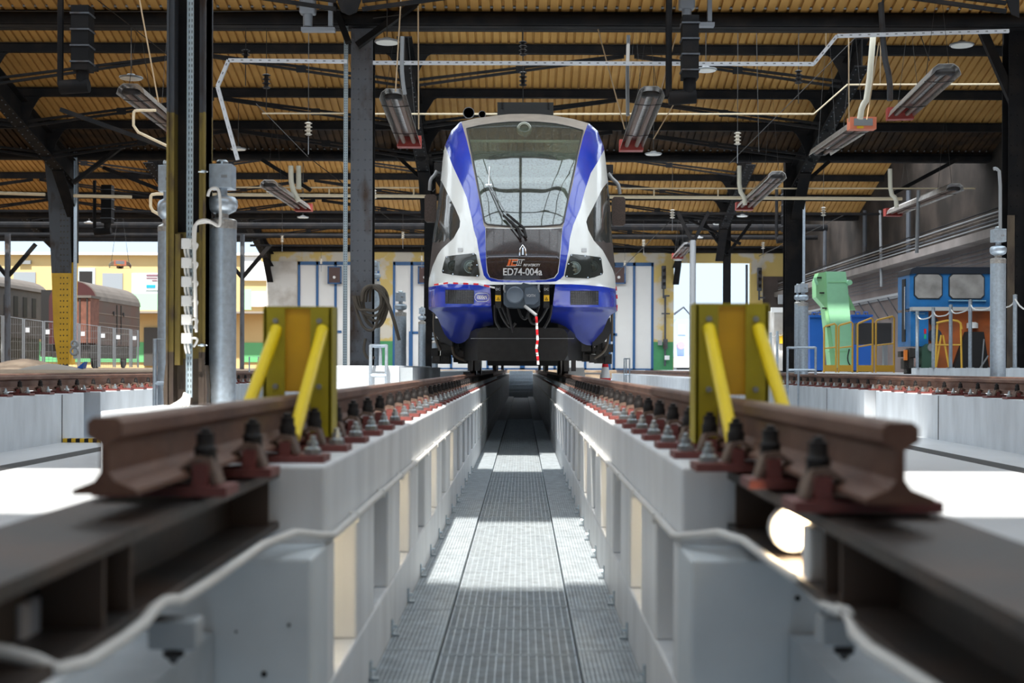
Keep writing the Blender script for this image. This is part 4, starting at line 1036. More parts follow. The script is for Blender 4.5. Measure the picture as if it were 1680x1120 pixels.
# valley lattice girders behind the tie girders
for k, y in enumerate(FR[2:5]):
    t = thing('lattice_girder', 'dark lattice girder and gutter in the roof valley above the %s tie girder' % ci[k], 'girder', (0, y + .35, EZ))
    MB().box(-28, 12.95, -.06, .06, .62, .78).box(-28, 12.95, -.06, .06, .12, .22).build('chords', blk, t)
    s = MB(); x = -28; i = 0
    while x < 12.4:
        s.bar((x, 0, .2), (x, 0, .64), .07, .07); s.bar((x, 0, .2), (x + .55, 0, .64), .05, .05); x += .55 if i % 7 else 1.1; i += 1
    s.build('lattice_bars', blk, t)
    MB().box(-28, 12.95, .25, .45, .0, 1.0).build('gutter', blk, t)
# high thin tie beams lower in the hall beyond
for k, (py, d, th) in enumerate(((349, 50, .10), (372, 60, .28), (388, 62, .20), (404, 66, .10))):
    z = P(857, py, d).z; t = thing('cross_pipe', 'dark crosswise pipe deep in the hall, %s from the top' % ORD[k], 'pipe', (0, d, z))
    MB().tube([(-26 if k < 3 else -12.6, 0, 0), (12.9, 0, 0)], th / 2, 8).build('pipe_run', blk, t)
m = MB(); m.box(-28, -12.6, 66.35, 66.5, P(200, 396, 66.4).z, 7.05); tag(m.build('eaves_fascia', blk), 'dark fascia board under the roof edge above the old wagons', 'fascia')
# X bracing diagonals seen left of the train
for k, (a, b, d, lab) in enumerate((((586, 75), (690, 0), 23.6, 'dark brace rising right from the head of the riveted column'), ((640, 245), (712, 312), 39.0, 'dark brace sloping down to the column behind the left mirror'), ((545, 0), (572, 70), 23.6, 'short dark brace sloping down to the left of the riveted column'),
        ((100, 180), (330, 262), 33.5, 'long dark double brace sloping down right behind the near column'), ((120, 300), (200, 240), 38, 'dark brace rising right from the yellow footed column'), ((430, 262), (510, 312), 38.6, 'dark brace sloping down right above the hanging heater'),
        ((170, 275), (265, 312), 38.5, 'dark pipe brace left of the near column'), ((1320, 300), (1360, 265), 39, 'short dark brace right of the column behind the conveyor'), ((1460, 320), (1570, 262), 39, 'dark sloping brace above the right hanging heater'), ((1215, 400), (1130, 360), 54.6, 'dark brace deep in the hall before the doorway'))):
    q = MB(); q.bar(P(*a, d), P(*b, d), .16, .10); tag(q.build('diagonal_brace', blk), lab, 'brace')
# ================================================================ PIPES, TRAYS AND WIRES OVERHEAD
def pipe(name, pl, d, r, mm, label, cat='pipe', it=0, n=8):
    pp = [P(q[0], q[1], q[2] if len(q) > 2 else d) for q in pl]
    if it: pp = smooth_path(pp, it)
    return tag(MB().tube(pp, r, n).build(name, mm), label, cat)
def ptray(name, pl, d, w, label):
    t = thing(name, label, 'cable tray', P(*pl[0], d)); o = V(t.location); m = MB(); s = MB()
    pp = [P(x, y, d) - o for x, y in pl]
    for a, b in zip(pp, pp[1:]):
        m.bar(a, b, .06, w); L = (b - a).length; k = int(L / .14)
        for i in range(min(k, 90)):
            c = a + (b - a) * ((i + .5) / k); u = (b - a).normalized() * .02
            s.bar(c - u + V((0, -.032, 0)), c + u + V((0, -.032, 0)), .004, w * .35)
    m.build('tray_channel', mat('tray_white', (.70, .72, .76), .4, metal=.2), t); s.build('slots', greym, t)
ptray('ceiling_cable_tray', [(390, 262), (357, 142), (375, 99), (570, 101)], 22.8, .055, 'white perforated tray dropping down behind the near left column')
ptray('ceiling_cable_tray', [(612, 103), (1335, 105), (1373, 59), (1655, 51)], 22.8, .055, 'long white perforated tray running level above the train and stepping up right')
pipe('gas_pipe', [(430, 186), (565, 186)], 23.2, .013, creamp, 'thin pale pipe left of the riveted column'); pipe('gas_pipe', [(610, 187), (1335, 187), (1390, 139), (1660, 138)], 27, .018, creamp, 'thin cream pipe above the train stepping up at the right')
pipe('gas_pipe', [(-20, 316), (74, 319)], 38.7, .045, creamp, 'cream pipe segment left of the yellow footed column')
pipe('gas_pipe', [(121, 321), (216, 323)], 38.7, .045, creamp, 'cream pipe segment right of the yellow footed column')
pipe('gas_pipe', [(340, 319), (700, 322)], 38.7, .045, creamp, 'long cream pipe behind the riveted column at mid height')
pipe('gas_pipe', [(1000, 323), (1430, 326), (1480, 326)], 38.7, .045, creamp, 'long cream pipe right of the train at mid height')
pipe('gas_pipe', [(340, 307), (700, 308)], 38.9, .02, creamp, 'thin pale pipe above the long cream pipe on the left')
pipe('gas_pipe', [(1010, 309), (1600, 309)], 38.9, .02, creamp, 'thin pale pipe above the long cream pipe on the right')
for x in (438, 540, 679, 1073, 1178): pipe('pipe_drop', [(x, 310 if x < 900 else 311), (x, 321 if x < 900 else 324)], 38.8, .02, creamp, 'short vertical pipe link between the two pale pipes at %s' % {438: 'the left hanging heater', 540: 'the left of the tray', 679: 'the left of the train', 1073: 'the right of the train', 1178: 'the middle right'}[x], 'pipe')
pipe('bent_pipe', [(256, 181), (222, 181), (219, 184), (219, 213), (250, 228), (282, 243)], 20, .02, creamp, 'thin bent pale pipe hanging left of the near column', it=1)
pipe('bent_pipe', [(276, 318), (250, 318), (247, 322), (247, 344), (262, 352), (274, 360)], 20, .022, creamp, 'small bent pale pipe left of the near column at mid height', it=1)
pipe('exhaust_pipe', [(1434, 40), (1424, 160), (1414, 175), (1411, 195)], 25.5, .055, mat('pale_duct', (.80, .76, .62), .5), 'bright pale flexible pipe coming down to the right burner', it=1, n=12)
pipe('exhaust_pipe', [(660, 60), (659, 110), (661, 135), (664, 155)], 22, .032, greym, 'grey flexible pipe down to the heater left of the train', it=1)
pipe('exhaust_pipe', [(1031, 58), (1029, 130), (1030, 190)], 24.5, .032, greym, 'grey pipe behind the heater right of the train', it=1)
pipe('exhaust_pipe', [(1445, 0), (1450, 90), (1460, 130), (1460, 165)], 23.5, .05, blk2, 'dark flexible pipe down to the far right heater', it=1)
pipe('exhaust_pipe', [(1460, 277), (1461, 318), (1470, 325), (1471, 340)], 38, .06, mat('pale_duct', (0, 0, 0)), 'pale curved pipe down to the heater on the far right', it=1)
pipe('exhaust_pipe', [(1213, 272), (1213, 312), (1222, 325), (1222, 336)], 38, .06, mat('pale_duct', (0, 0, 0)), 'pale curved pipe down to the heater right of the train', it=1)
pipe('exhaust_pipe', [(477, 272), (478, 306), (490, 330)], 38, .07, mat('pale_duct', (0, 0, 0)), 'pale pipe down to the second left heater', it=1)
pipe('exhaust_pipe', [(490, 272), (490, 310)], 38.4, .07, mat('pale_duct', (0, 0, 0)), 'straight pale pipe beside the second left heater')
pipe('standing_pipe', [(1507, 312), (1504, 415)], 38, .05, greym, 'upright grey pipe right of the far right heater')
pipe('standing_pipe', [(1380, 408, 60), (1382, 440, 60)], 60, .08, greym, 'short grey pipe above the green conveyor')
pipe('standing_pipe', [(1444, 345), (1446, 470)], 50, .05, greym, 'grey pipe rising behind the right end of the conveyor')
pipe('standing_pipe', [(1641, 375), (1641, 282), (1634, 276), (1630, 277)], 20.4, .025, greym, 'grey pipe rising from the right vent duct and bending over', it=1)
for k, (a, b, c) in enumerate((((228, -5), (260, 168), 21), ((658, -5), (649, 150), 22), ((686, 10), (687, 212), 22.5), ((967, -5), (1025, 212), 24), ((1110, 55), (1085, 145), 23.5), ((1107, 168), (1072, 228), 24.5), ((1392, -5), (1393, 200), 25.5), ((1355, -5), (1355, 76), 25), ((1442, 70), (1422, 196), 25), ((1445, 60), (1444, 137), 25.3))):
    tag(MB().tube([P(*a, c), P(*b, c)], .011, 6).build('suspension_rope', rope), 'tan suspension rope number %s counted from the left' % ORD[k] if False else ['tan rope hanging above the leftmost heater', 'tan rope to the top of the heater left of the train', 'tan rope to the burner end left of the train', 'long tan rope sloping down to the burner right of the train', 'tan rope to the top of the heater right of the train', 'tan rope sloping to the lamp right of the train', 'tan rope straight down to the orange burner', 'short tan rope left of the white tray step', 'pale rope sloping down beside the pale flexible pipe', 'short tan rope right of the pale flexible pipe'][k], 'rope')
for k, (a, b, c, lab) in enumerate((((160, 0), (290, 102), 23, 'thin black wire sloping across the upper left roof'), ((420, 170), (505, 257), 30, 'thin wire sloping down from the left to the tie girder'), ((505, 257), (640, 360), 39, 'thin wire continuing down past the riveted column'), ((1465, 0), (1195, 270), 30, 'long black wire sloping from the upper right toward the train'), ((1195, 270), (1010, 450), 55, 'thin wire sloping down toward the hall doors'), ((1390, 350), (1245, 420), 50, 'thin black wire above the open doorway'),
    ((0, 18), (275, 19), 23.4, 'thin level wire at the top left'), ((340, 19), (600, 16), 23.4, 'thin level wire right of the near column at the top'), ((612, 30), (660, 24), 23.4, 'short wire right of the riveted column head'), ((1110, 0), (1103, 50), 24, 'short hanging wire above the right box duct'), ((1490, 0), (1525, 100), 24, 'thin black wire left of the right pendant'), ((1240, 0), (1245, 250), 30, 'thin upright wire over the insulator right of the train'))):
    tag(MB().tube([P(*a, c), P(*b, c)], .008 if c < 35 else .013, 5).build('overhead_wire', wire), lab, 'wire')
# radiant tube heaters
def heater(p0, p1, burner_near, label, w=.46):
    t = thing('radiant_heater', label, 'heater', p0); d = p1 - p0; L = d.length; yaw = math.atan2(-d.x, d.y)
    t.rotation_euler = (math.atan2(d.z, math.hypot(d.x, d.y)), 0, yaw)
    m = MB(); pr = [(-w / 2, -.06), (-w * .42, .05), (-w * .25, .11), (w * .25, .11), (w * .42, .05), (w / 2, -.06)]
    n = len(pr); pr2 = [(x * .985, z - .008) for x, z in pr][::-1]; m.prism(pr + pr2, 0, L); m.build('reflector', refl, t)
    for q in (-1, 1): MB().tube([(q * .10, .1, -.02), (q * .10, L - .1, -.02)], .045, 8).build('tube', tubebr, t)
    e = .0 if burner_near else L; o = L if burner_near else 0
    MB().tube(smooth_path([(-.10, o + (-.15 if o else .15), -.02), (-.10, o + (.02 if o else -.02), -.02), (.10, o + (.02 if o else -.02), -.02), (.10, o + (-.15 if o else .15), -.02)], 2), .05, 8).build('return_bend', capm, t)
    s = -1 if burner_near else 1
    MB().box(-.24, .24, *sorted((e, e + s * .28)), -.10, .12).build('burner_box', redo if burner_near else redm, t)
    if burner_near:
        MB().box(-.17, .17, -.292, -.28, -.04, .09).build('burner_grille', greym, t); MB().box(-.12, .0, -.30, -.29, -.09, -.05).build('warning_plate', hz_y, t)
    for y in (L * .12, L * .7):
        MB().tube([(-w / 2, y, -.07), (0, y, -.09), (w / 2, y, -.07)], .008, 5).build('hanger_wire', wire, t)
    for y in (L * .15, L * .8):
        MB().tube([(-w * .4, y, .05), (0, y, max(.6, rz(min(70, p0.y + y)) - p0.z)), (w * .4, y, .05)], .006, 4).build('suspension_chain', wire, t)
    return t
heater(P(214, 148, 23.4), P(292, 212, 29.6), False, 'hanging tube heater at the upper left partly behind the near column')
heater(P(645, 156, 23.4), P(671, 232, 28.4), False, 'hanging tube heater just left of the train with a red burner end')
heater(P(1068, 152, 23.4), P(1036, 238, 28.8), False, 'hanging tube heater just right of the train with a red burner end')
heater(P(1552, 116, 21.8), P(1478, 186, 26.6), False, 'dark hanging tube heater at the upper right')
heater(P(1411, 206, 26.2), P(1345, 250, 30.2), True, 'hanging tube heater with an orange grilled burner box at its front')
heater(P(441, 302, 35.5), P(497, 340, 40.5), False, 'farther hanging tube heater left of the riveted column')
heater(P(1567, 308, 35.6), P(1467, 348, 41), False, 'far right hanging tube heater above the blue cab')
heater(P(1275, 288, 34), P(1222, 338, 40), False, 'hanging tube heater right of the train, lower in the hall')
heater(P(1128, 402, 54), P(1112, 420, 60), False, 'small distant tube heater above the doorway wall')
heater(P(197, 432, 58), P(197, 438, 61), True, 'distant heater hanging before the cream building', .9)
# disc pendants
pd0 = None; rods = []
for x, y, d, lab in ((215, 127, 24.5, 'disc pendant lamp above the leftmost heater'), (391, 244, 36, 'disc pendant lamp right of the near left column'), (635, 68, 23, 'disc pendant lamp half behind the riveted column'), (1158, 114, 26, 'disc pendant lamp under the box duct right of the train'), (1578, 73, 24, 'disc pendant lamp at the upper right'), (1072, 252, 34, 'disc pendant lamp right of the train roof'), (497, 356, 50, 'disc pendant lamp below the second left heater'), (1218, 354, 50, 'disc pendant lamp below the heater right of the train'), (1146, 389, 60, 'small disc pendant lamp by the grey post'), (1178, 367, 56, 'small disc pendant lamp above the slim column'), (146, 365, 58, 'small pendant lamp between the left posts'), (1112, 426, 66, 'tiny pendant lamp above the left edge of the doorway')):
    if pd0 is None:
        pd0 = thing('pendant_lamp', lab, 'lamp', P(x, y, d), 'disc pendant lamps under the roof')
        MB().lathe([(.06, .06), (.09, .03), (.20, .01), (.205, -.01), (.19, -.02)], (0, 0, 0), 24).build('lamp_housing', greym, pd0)
        MB().lathe([(.185, -.018), (.18, -.03), (.1, -.033)], (0, 0, 0), 24).build('lamp_glass', lampw, pd0)
    pt = pd0 if not pd0.get('done') else dup(pd0, P(x, y, d), lab)
    pd0['done'] = 1; rods.append((pt, .06, .008 if d < 40 else .014))
# insulators on droppers
ins = None
for x, y, d, lab, mm in ((437, 132, 24, 'dark ribbed insulator on a wire left of the riveted column', 0), (403, 92, 24, 'dark insulator by the bend of the white tray', 0), (506, 210, 27, 'pale ribbed insulator on a wire left of the riveted column', 1), (1210, 226, 28, 'pale ribbed insulator right of the train roof', 1), (857, 18, 24, 'dark insulator string above the middle of the train, upper', 0), (858, 78, 24.5, 'dark insulator string above the middle of the train, middle', 0), (858, 128, 25, 'dark insulator string above the middle of the train, lower', 0), (1310, 125, 26, 'dark insulator beside the white tray on the right', 0),
        (614, 318, 40, 'pale insulator just right of the riveted column', 1), (1103, 350, 40, 'pale insulator right of the right mirror', 1), (661, 385, 52, 'pale insulator left of the left mirror', 1), (1056, 398, 56, 'pale insulator lower right of the train', 1), (463, 391, 52, 'pale insulator above the left hall doors', 1), (1351, 346, 40, 'pale insulator above the green conveyor', 1), (527, 428, 66, 'tiny pale insulator before the left hall doors', 1), (692, 423, 66, 'tiny pale insulator left of the train windows', 1), (1025, 431, 66, 'tiny pale insulator over the board right of the train', 1), (1252, 402, 54, 'pale insulator right of the slim column', 1)):
    key = 'i%d' % mm
    if ins is None: ins = {}
    if mm not in ins:
        t = thing('insulator', lab, 'insulator', P(x, y, d), 'dark insulators' if mm == 0 else 'pale insulators'); prf = []
        for k in range(4): prf += [(.035, -.14 + k * .07), (.075, -.12 + k * .07), (.035, -.10 + k * .07)]
        MB().lathe(prf, (0, 0, 0), 12).build('ribbed_body', capm if mm == 0 else mat('porcelain', (.55, .50, .42), .35), t)
        MB().cyl((0, 0, -.14), (0, 0, -.5), .008, 5).build('dropper_wire', wire if mm == 0 else greym, t); ins[mm] = t; rods.append((t, .1, .007))
    else: rods.append((dup(ins[mm], P(x, y, d), lab), .1, .007))
for t, z0, r in rods:
    top = rz(t.location.y) + .05 - t.location.z
    if 'done' in t: del t['done']
    if top > z0 + .05: MB().cyl((0, 0, z0), (0, 0, top), r, 5).build('hanging_rod', wire, t)
# box ducts with elbows
def boxduct(x0, y0, x1, y1, pxl, pyb, d, label):
    t = thing('exhaust_unit', label, 'exhaust unit', P((x0 + x1) / 2, y1, d)); o = V(t.location)
    a = P(x0, y1, d) - o; b = P(x1, y0, d) - o
    bd = MB(); bd.box(a.x, b.x, -.15, .15, a.z, b.z).build('casing', blk, t)
    e = MB()
    for k in range(4): z = a.z + (b.z - a.z) * (k + .5) / 4; e.box(a.x - .015, b.x + .015, -.165, .165, z - .012, z + .012)
    e.build('casing_bands', blk2, t)
    q = P(pxl, pyb, d) - o; ex = (a.x + b.x) / 2
    MB().tube([(ex, 0, a.z), (ex, 0, q.z)], .10, 10).build('outlet', blk, t)
    MB().tube([(ex + (.1 if ex > q.x else -.1), 0, q.z), (q.x, 0, q.z - .03)], .11, 10).build('elbow', blk, t)
    tp_ = P(pxl, -10, d) - o if d < 30 else P(pxl, y0 - 8, d) - o
    MB().tube([(q.x, 0, q.z), (q.x, 0, tp_.z)], .05, 8).build('riser_pipe', blk, t)
boxduct(121, 12, 150, 117, 99, 140, 22, 'dark box duct with elbow hanging at the upper left')
boxduct(1118, 28, 1145, 130, 1097, 158, 22, 'dark box duct with elbow hanging right above the train')
boxduct(168, 304, 185, 366, 155, 378, 40, 'dark box duct with elbow hanging left of the near column')
boxduct(1283, 310, 1296, 380, 1274, 392, 44, 'dark box duct behind the right dark column')
for (x0, y0, x1, y1, lab) in ((492, -8, 518, 44, 'grey actuator on a bracket at the top left of the riveted column'), (1113, -8, 1140, 36, 'grey actuator on a bracket above the box duct')):
    t = thing('actuator', lab, 'actuator', P((x0 + x1) / 2, y1, 22.5)); k = 22.5 / F
    MB().box(-13 * k, 13 * k, -.1, .1, 20 * k, 60 * k).build('actuator_body', mat('actuator_grey', (.22, .24, .27), .45), t, bevel=.03)
    MB().lathe([(8 * k, 0), (8 * k, 20 * k), (10 * k, 22 * k)], (0, 0, 0), 14).build('neck', mat('actuator_grey', (0, 0, 0)), t)
    MB().box(-10 * k, 45 * k, -.08, .08, -8 * k, -2 * k).box(34 * k, 41 * k, -.05, .05, 0, 60 * k).build('bracket', mat('actuator_grey', (0, 0, 0)), t)
# ================================================================ VENT DUCTS
def duct(px, d, wpx, ytop_duct, ytop, zbase, label, band=False, boxoff=0):
    k = d / F; r = wpx * k / 2; t = thing('vent_duct', label, 'duct', (P(px, 600, d).x, d, zbase))
    zd = P(px, ytop_duct, d).z - zbase; zt = P(px, ytop, d).z - zbase; h = zt - zd
    MB().cyl((0, 0, 0), (0, 0, zd), r, 28).build('duct_pipe', galv, t)
    MB().lathe([(r * 1.02, zd - r * .6), (r * 1.02, zd), (r * .9, zd + .01), (r * .45, zd + h * .05), (r * .45, zd + h * .12)], (0, 0, 0), 24).build('duct_collar', mat('foil', (.6, .58, .55), .3, metal=.8, vary=.3, scale=50, bump=.5), t)
    a = zd + h * .12
    MB().lathe([(r * .5, a), (r * .95, a + h * .06), (r * 1.08, a + h * .14), (r * 1.08, a + h * .24), (r * .9, a + h * .30), (r * .35, a + h * .34), (r * .35, a + h * .48)], (0, 0, 0), 24).build('fan_housing', galv, t)
    MB().box(-r * .82, r * .82, -r * .8, r * .8, zt - h * .43, zt).build('control_box', galv, t, bevel=.005)
    MB().lathe([(r * .4, zt), (r * .42, zt + h * .06), (r * .3, zt + h * .09)], (0, 0, 0), 16).build('top_cap', zinc, t)
    MB().box(r * .1, r * .5, -r * .84, -r * .8, zt - h * .25, zt - h * .2).build('latch', greym, t)
    return t
duct(363.5, 10.9, 47, 362, 271, SF, 'tall galvanized vent duct right of the near left column')
duct(272, 12.6, 27, 372, 272, SF, 'galvanized vent duct half hidden behind the near left column')
duct(613, 27, 21, 462, 430, SF, 'galvanized vent duct behind the hose coil on the riveted column')
duct(657, 26.5, 19, 513, 480, SF, 'galvanized vent duct midway between riveted column and train')
duct(692, 36, 12, 528, 505, SF, 'slim vent duct close to the left side of the train')
duct(713.5, 31, 10, 560, 545, SF, 'slimmest vent duct hidden behind the left bumper of the train')
duct(1637, 20.5, 25, 425, 376, -.02, 'tall galvanized vent duct before the blue cab at the right')
duct(1317, 28.5, 17, 497, 466, -.02, 'galvanized vent duct beside the dark column behind the conveyor')
duct(1308, 29.5, 10, 496, 468, -.02, 'thinner vent duct squeezed left of the duct by the dark column')
# ================================================================ HANDRAILS
def handrail(xa, xb, yt, d, zb, label, n=3, r=.022, mid=None):
    t = thing('handrail', label, 'handrail', (P((xa + xb) / 2, 600, d).x, d, zb)); k = d / F; W = (xb - xa) * k / 2; H = P(xa, yt, d).z - zb
    MB().tube(smooth_path([(-W, 0, 0), (-W, 0, H), (W, 0, H + .0), (W, 0, 0)], 0), r, 10).build('frame', galv, t)
    if n == 3: MB().cyl((-W * .0, .25, 0), (0, .25, H), r, 8).build('post', galv, t); MB().tube([(-W, 0, H), (0, .25, H), (W, 0, H)], r, 8).build('top_bar', galv, t)
    MB().cyl((-W, 0, H - .38), (W, 0, H - .38), r, 8).build('cross_bar', galv, t)
    return t
handrail(1292, 1338, 570, 24, SF, 'galvanized handrail by the white wall right of the yellow buffer')
handrail(254, 285, 556, 12.2, SF, 'galvanized handrail end behind the near left column', 2, .018)
handrail(608, 634, 567, 18.4, SF, 'galvanized handrail in front of the white plinth left of the train')
handrail(1024, 1033, 588, 34, SF, 'small dark handrail right of the train', 3, .014)
handrail(409, 424, 585, 30, SF, 'small blue grey handrail left of the yellow buffer', 2, .014)
# hose coil on column B
t = thing('hose_coil', 'bundle of dark rubber hoses hung on the riveted column', 'hose', P(608, 470, 23.5)); o = V(t.location)
rr = random.Random(5)
for k in range(6):
    w0 = rr.uniform(8, 17); b = rr.uniform(45, 82); c0 = rr.uniform(-4, 8)
    pl = [(608 + c0 - w0, 495), (604 + c0 - w0 * .5, 474), (612 + c0, 466), (620 + c0 + w0 * .4, 476), (615 + c0 + w0, 500), (612 + c0 + w0 * .4, 465 + b), (600 + c0, 462 + b), (592 + c0 - w0 * .2, 500 + b * .2), (596 + c0 - w0, 485)]
    MB().tube(smooth_path([P(x, y, 23.6 - .04 * k) - o for x, y in pl], 2), .024, 8).build('hose_loop', mat('hose_brown', (0, 0, 0)), t)
MB().tube(smooth_path([P(x, y, 23.4) - o for x, y in ((612, 470), (632, 485), (645, 520), (655, 558))], 2), .028, 8).build('hose_end', mat('hose_brown', (0, 0, 0)), t)
MB().tube(smooth_path([P(x, y, 23.6) - o for x, y in ((600, 555), (596, 575), (604, 590), (615, 586))], 2), .024, 8).build('hose_tail', mat('hose_brown', (0, 0, 0)), t)
# orange beacon, trestle and cone
t = thing('beacon', 'small orange beacon standing on the floor edge left of the train', 'beacon', P(691, 620, 22)); t.location.z = -.05
MB().lathe([(.09, -.2), (.09, .0), (.085, .02)], (0, 0, 0), 16).build('beacon_base', galv, t); MB().lathe([(.085, .02), (.085, .05), (.05, .10), (.01, .12)], (0, 0, 0), 16).build('beacon_lens', mat('beacon_orange', (.85, .42, .12), .4), t)
t = thing('trestle', 'low white trestle on the floor right of the train', 'trestle', P(975, 612, 27)); k = 27 / F
MB().box(-18 * k, 12 * k, -.2, .2, -2 * k, 1 * k).build('top', pale, t)
for x in (-17, 11): MB().box(x * k - .02, x * k + .02, -.02, .02, -.65, -2 * k).build('leg', pale, t)
t = thing('traffic_cone', 'red and white cone beside the white trestle', 'cone', P(993, 620, 26.5)); k = 26.5 / F
MB().lathe([(17 * k, -.58), (9 * k, 0)], (0, 0, 0), 16).build('red_skirt', redw, t); MB().lathe([(9 * k, 0), (6.5 * k, 10 * k), (5.5 * k, 18 * k)], (0, 0, 0), 16).build('white_band', whw, t); MB().lathe([(5.5 * k, 18 * k), (3 * k, 34 * k), (2 * k, 35 * k)], (0, 0, 0), 16).build('red_top', redw, t); MB().box(-20 * k, 20 * k, -20 * k, 20 * k, -.61, -.57).build('base', redw, t)
t = thing('white_crate', 'white box on the floor close to the right wheels of the train', 'crate', P(944, 612, 25)); k = 25 / F
MB().box(-14 * k, 14 * k, -.2, .3, -.8, 9 * k).build('crate_body', pale, t)
t = thing('hazard_step', 'yellow and black striped strip at the foot of the left white wall', 'hazard strip', P(134, 724, 14.9)); k = 14.9 / F
for i in range(9): MB().box((-31 + i * 7) * k, (-24 + i * 7) * k, 0, .1, -.045, .03).build('yellow_block' if i % 2 == 0 else 'black_block', hz_y if i % 2 == 0 else capm, t)
# ================================================================ LEFT WAGONS AND FENCE
def wagonbox(name, label, cat, x0, x1, y0, y1, H, body, roof, ends, arch=.9, zb=1.2):
    t = thing(name, label, cat, ((x0 + x1) / 2, y0, 0)); w = (x1 - x0) / 2; L = y1 - y0
    pr = [(-w, zb), (w, zb), (w, H - arch)] + [(w * math.cos(a), H - arch + arch * math.sin(a)) for a in [math.pi * i / 14 for i in range(1, 14)]] + [(-w, H - arch)]
    MB().prism(pr, .02, L).build('body', body, t)
    MB().prism([(w * 1.03 * math.cos(a), H - arch + arch * 1.04 * math.sin(a)) for a in [math.pi * i / 14 for i in range(15)]], .15, L + .05).build('roof', roof, t)
    MB().prism(pr, 0, .02).build('end_wall', ends, t)
    MB().box(-w * .9, w * .9, .2, L - .2, .55, zb).build('chassis', under, t)
    for y in (L * .15, L * .8):
        for q in (-1, 1): MB().cyl((q * .70, y, .45), (q * .82, y, .45), .45, 20).build('wheel', under, t)
    return t, w, L
bxr = P(157, 600, 75).x; bxl = P(80, 600, 75).x
t, w, L = wagonbox('boxcar', 'brown wooden boxcar with arched roof and maroon end', 'wagon', bxl, bxr, 75, 83.6, P(118, 461, 75).z, wag_b, wag_roof, wag_r, 1.0, 1.25)
for z in (1.9, 2.4, 2.9): MB().box(w, w + .03, .2, L - .1, z, z + .04).build('side_rail', mat('wagon_rail', (.25, .19, .15), .8), t)
for y in (3.8, 4.6): MB().box(w, w + .05, y, y + .08, 1.3, 3.5).build('door_post', under, t)
for y in (3.2, 5.1): MB().cyl((w, y, 3.0), (w + .06, y, 3.0), .12, 10).build('vent_hole', dk, t)
q = MB()
for k in range(8): q.box(w - .5, w - .1, -.05, 0, 1.4 + k * .3, 1.44 + k * .3)
q.build('ladder', under, t)
t = thing('open_wagon', 'low red planked wagon body in front of the maroon boxcar end', 'wagon', (P(130, 600, 73).x, 73, 0)); k = 73 / F
MB().box(-40 * k, 18 * k, 0, 1.5, .1 + 62 * k * 0 + 1.2, .1 + 112 * k).build('plank_body', wood, t); MB().box(-42 * k, 20 * k, -.1, 1.6, .1 + 112 * k, .1 + 116 * k).build('top_board', wag_roof, t)
for x in (-30, -14, 0, 12): MB().box(x * k, (x + 2) * k, -.06, 0, 1.2, .1 + 112 * k).build('stanchion', under, t)
MB().box(-38 * k, 16 * k, .2, 1.4, .5, 1.2).build('chassis', under, t)
XCO = P(70, 600, 85).x; t = thing('coach', 'old grey passenger coach with small dark windows at the left edge', 'coach', (XCO, 62, 0)); Lc = 23
MB().prism([(-2.9, 1.7), (0, 1.7), (0, 4.5), (-2.9, 4.5)], 0, Lc).build('body', wag_g, t)
MB().prism([(-1.45 + 1.6 * math.cos(a), 4.45 + .75 * math.sin(a)) for a in [math.pi * i / 12 for i in range(13)]], -.3, Lc + .3).build('roof', wag_roof, t)
MB().box(-2.6, -.1, .3, Lc - .3, .4, 1.7).build('chassis', under, t)
for k2 in range(14): MB().box(0, .03, Lc - 1.9 - k2 * 1.5, Lc - 1.25 - k2 * 1.5, 2.9, 4.05).build('window', dk, t)
for k2 in (3, 6): MB().cyl((-.3, Lc - k2, .45), (-.1, Lc - k2, .45), .45, 16).build('wheel', under, t)
t = thing('dark_wagon', 'dark wagon end between the grey coach and the maroon boxcar', 'wagon', (P(73, 600, 76).x, 76, 0)); k = 76 / F
MB().box(-6 * k, 13 * k, 0, 5, .6, 128 * k).build('body', dk, t); MB().box(-6 * k, 13 * k, -.1, 0, .6, .9).build('buffer_beam', under, t)
# fence panels
meshm = mat('fence_wire', (.20, .20, .20), .5)
fp0 = None; posts = [(-30, 516), (6, 518), (40, 523), (73, 527), (131, 531), (164, 535), (189, 538), (216, 540), (229, 542)]
fl = ['fence panel before the coach at the picture edge', 'fence panel in front of the coach windows', 'fence panel between coach and yellow footed column', 'fence panel behind the yellow footed column', 'fence panel in front of the red planked wagon', 'fence panel in front of the boxcar end', 'fence panel in front of the boxcar doors', 'last fence panel at the rear of the boxcar']
for i in range(len(posts) - 1):
    (xa, ya), (xb, yb) = posts[i], posts[i + 1]; d = 58 + i * 1.2
    a = P(xa, 597, d); b = P(xb, 597, d); t = thing('fence_panel', 'grey wire mesh ' + fl[i], 'fence', (a.x, d, .05), 'site fence panels before the wagons'); W = b.x - a.x; H = P(xa, ya, d).z - .05; H2 = P(xb, yb, d).z - .05
    MB().tube([(0, 0, 0), (0, 0, H), (W - .08, 0, H2), (W - .08, 0, 0)], .035, 6).build('frame', greym, t)
    q = MB()
    for j in range(1, 6): q.box(0, W, -.006, .006, H * j / 6, H * j / 6 + .014)
    for j in range(1, 9): q.box(W * j / 9, W * j / 9 + .012, -.006, .006, 0, min(H, H2))
    q.build('wire_mesh', meshm, t); MB().box(.05, .22, -.03, 0, H * .72, H * .82).build('tag_plate', whw, t)
t = thing('rolled_cable', 'grey cable coils lying against the yellow footed column', 'cable', P(122, 570, 38.9)); k = 38.9 / F
for z, r in ((6, 5), (-6, 6)): MB().tube([(r * k * math.cos(a), 0, z * k + r * k * math.sin(a)) for a in [i * math.pi / 8 for i in range(17)]], .03, 6, False).build('cable_loop', greym, t)
q = MB(); q.lathe([(1.6, 0), (1.1, .12), (.5, .28), (.1, .34)], (P(40, 600, 48).x, 48, 0), 14); tag(q.build('sand_heap', sand), 'heap of sandy earth before the fence at the left', 'heap')
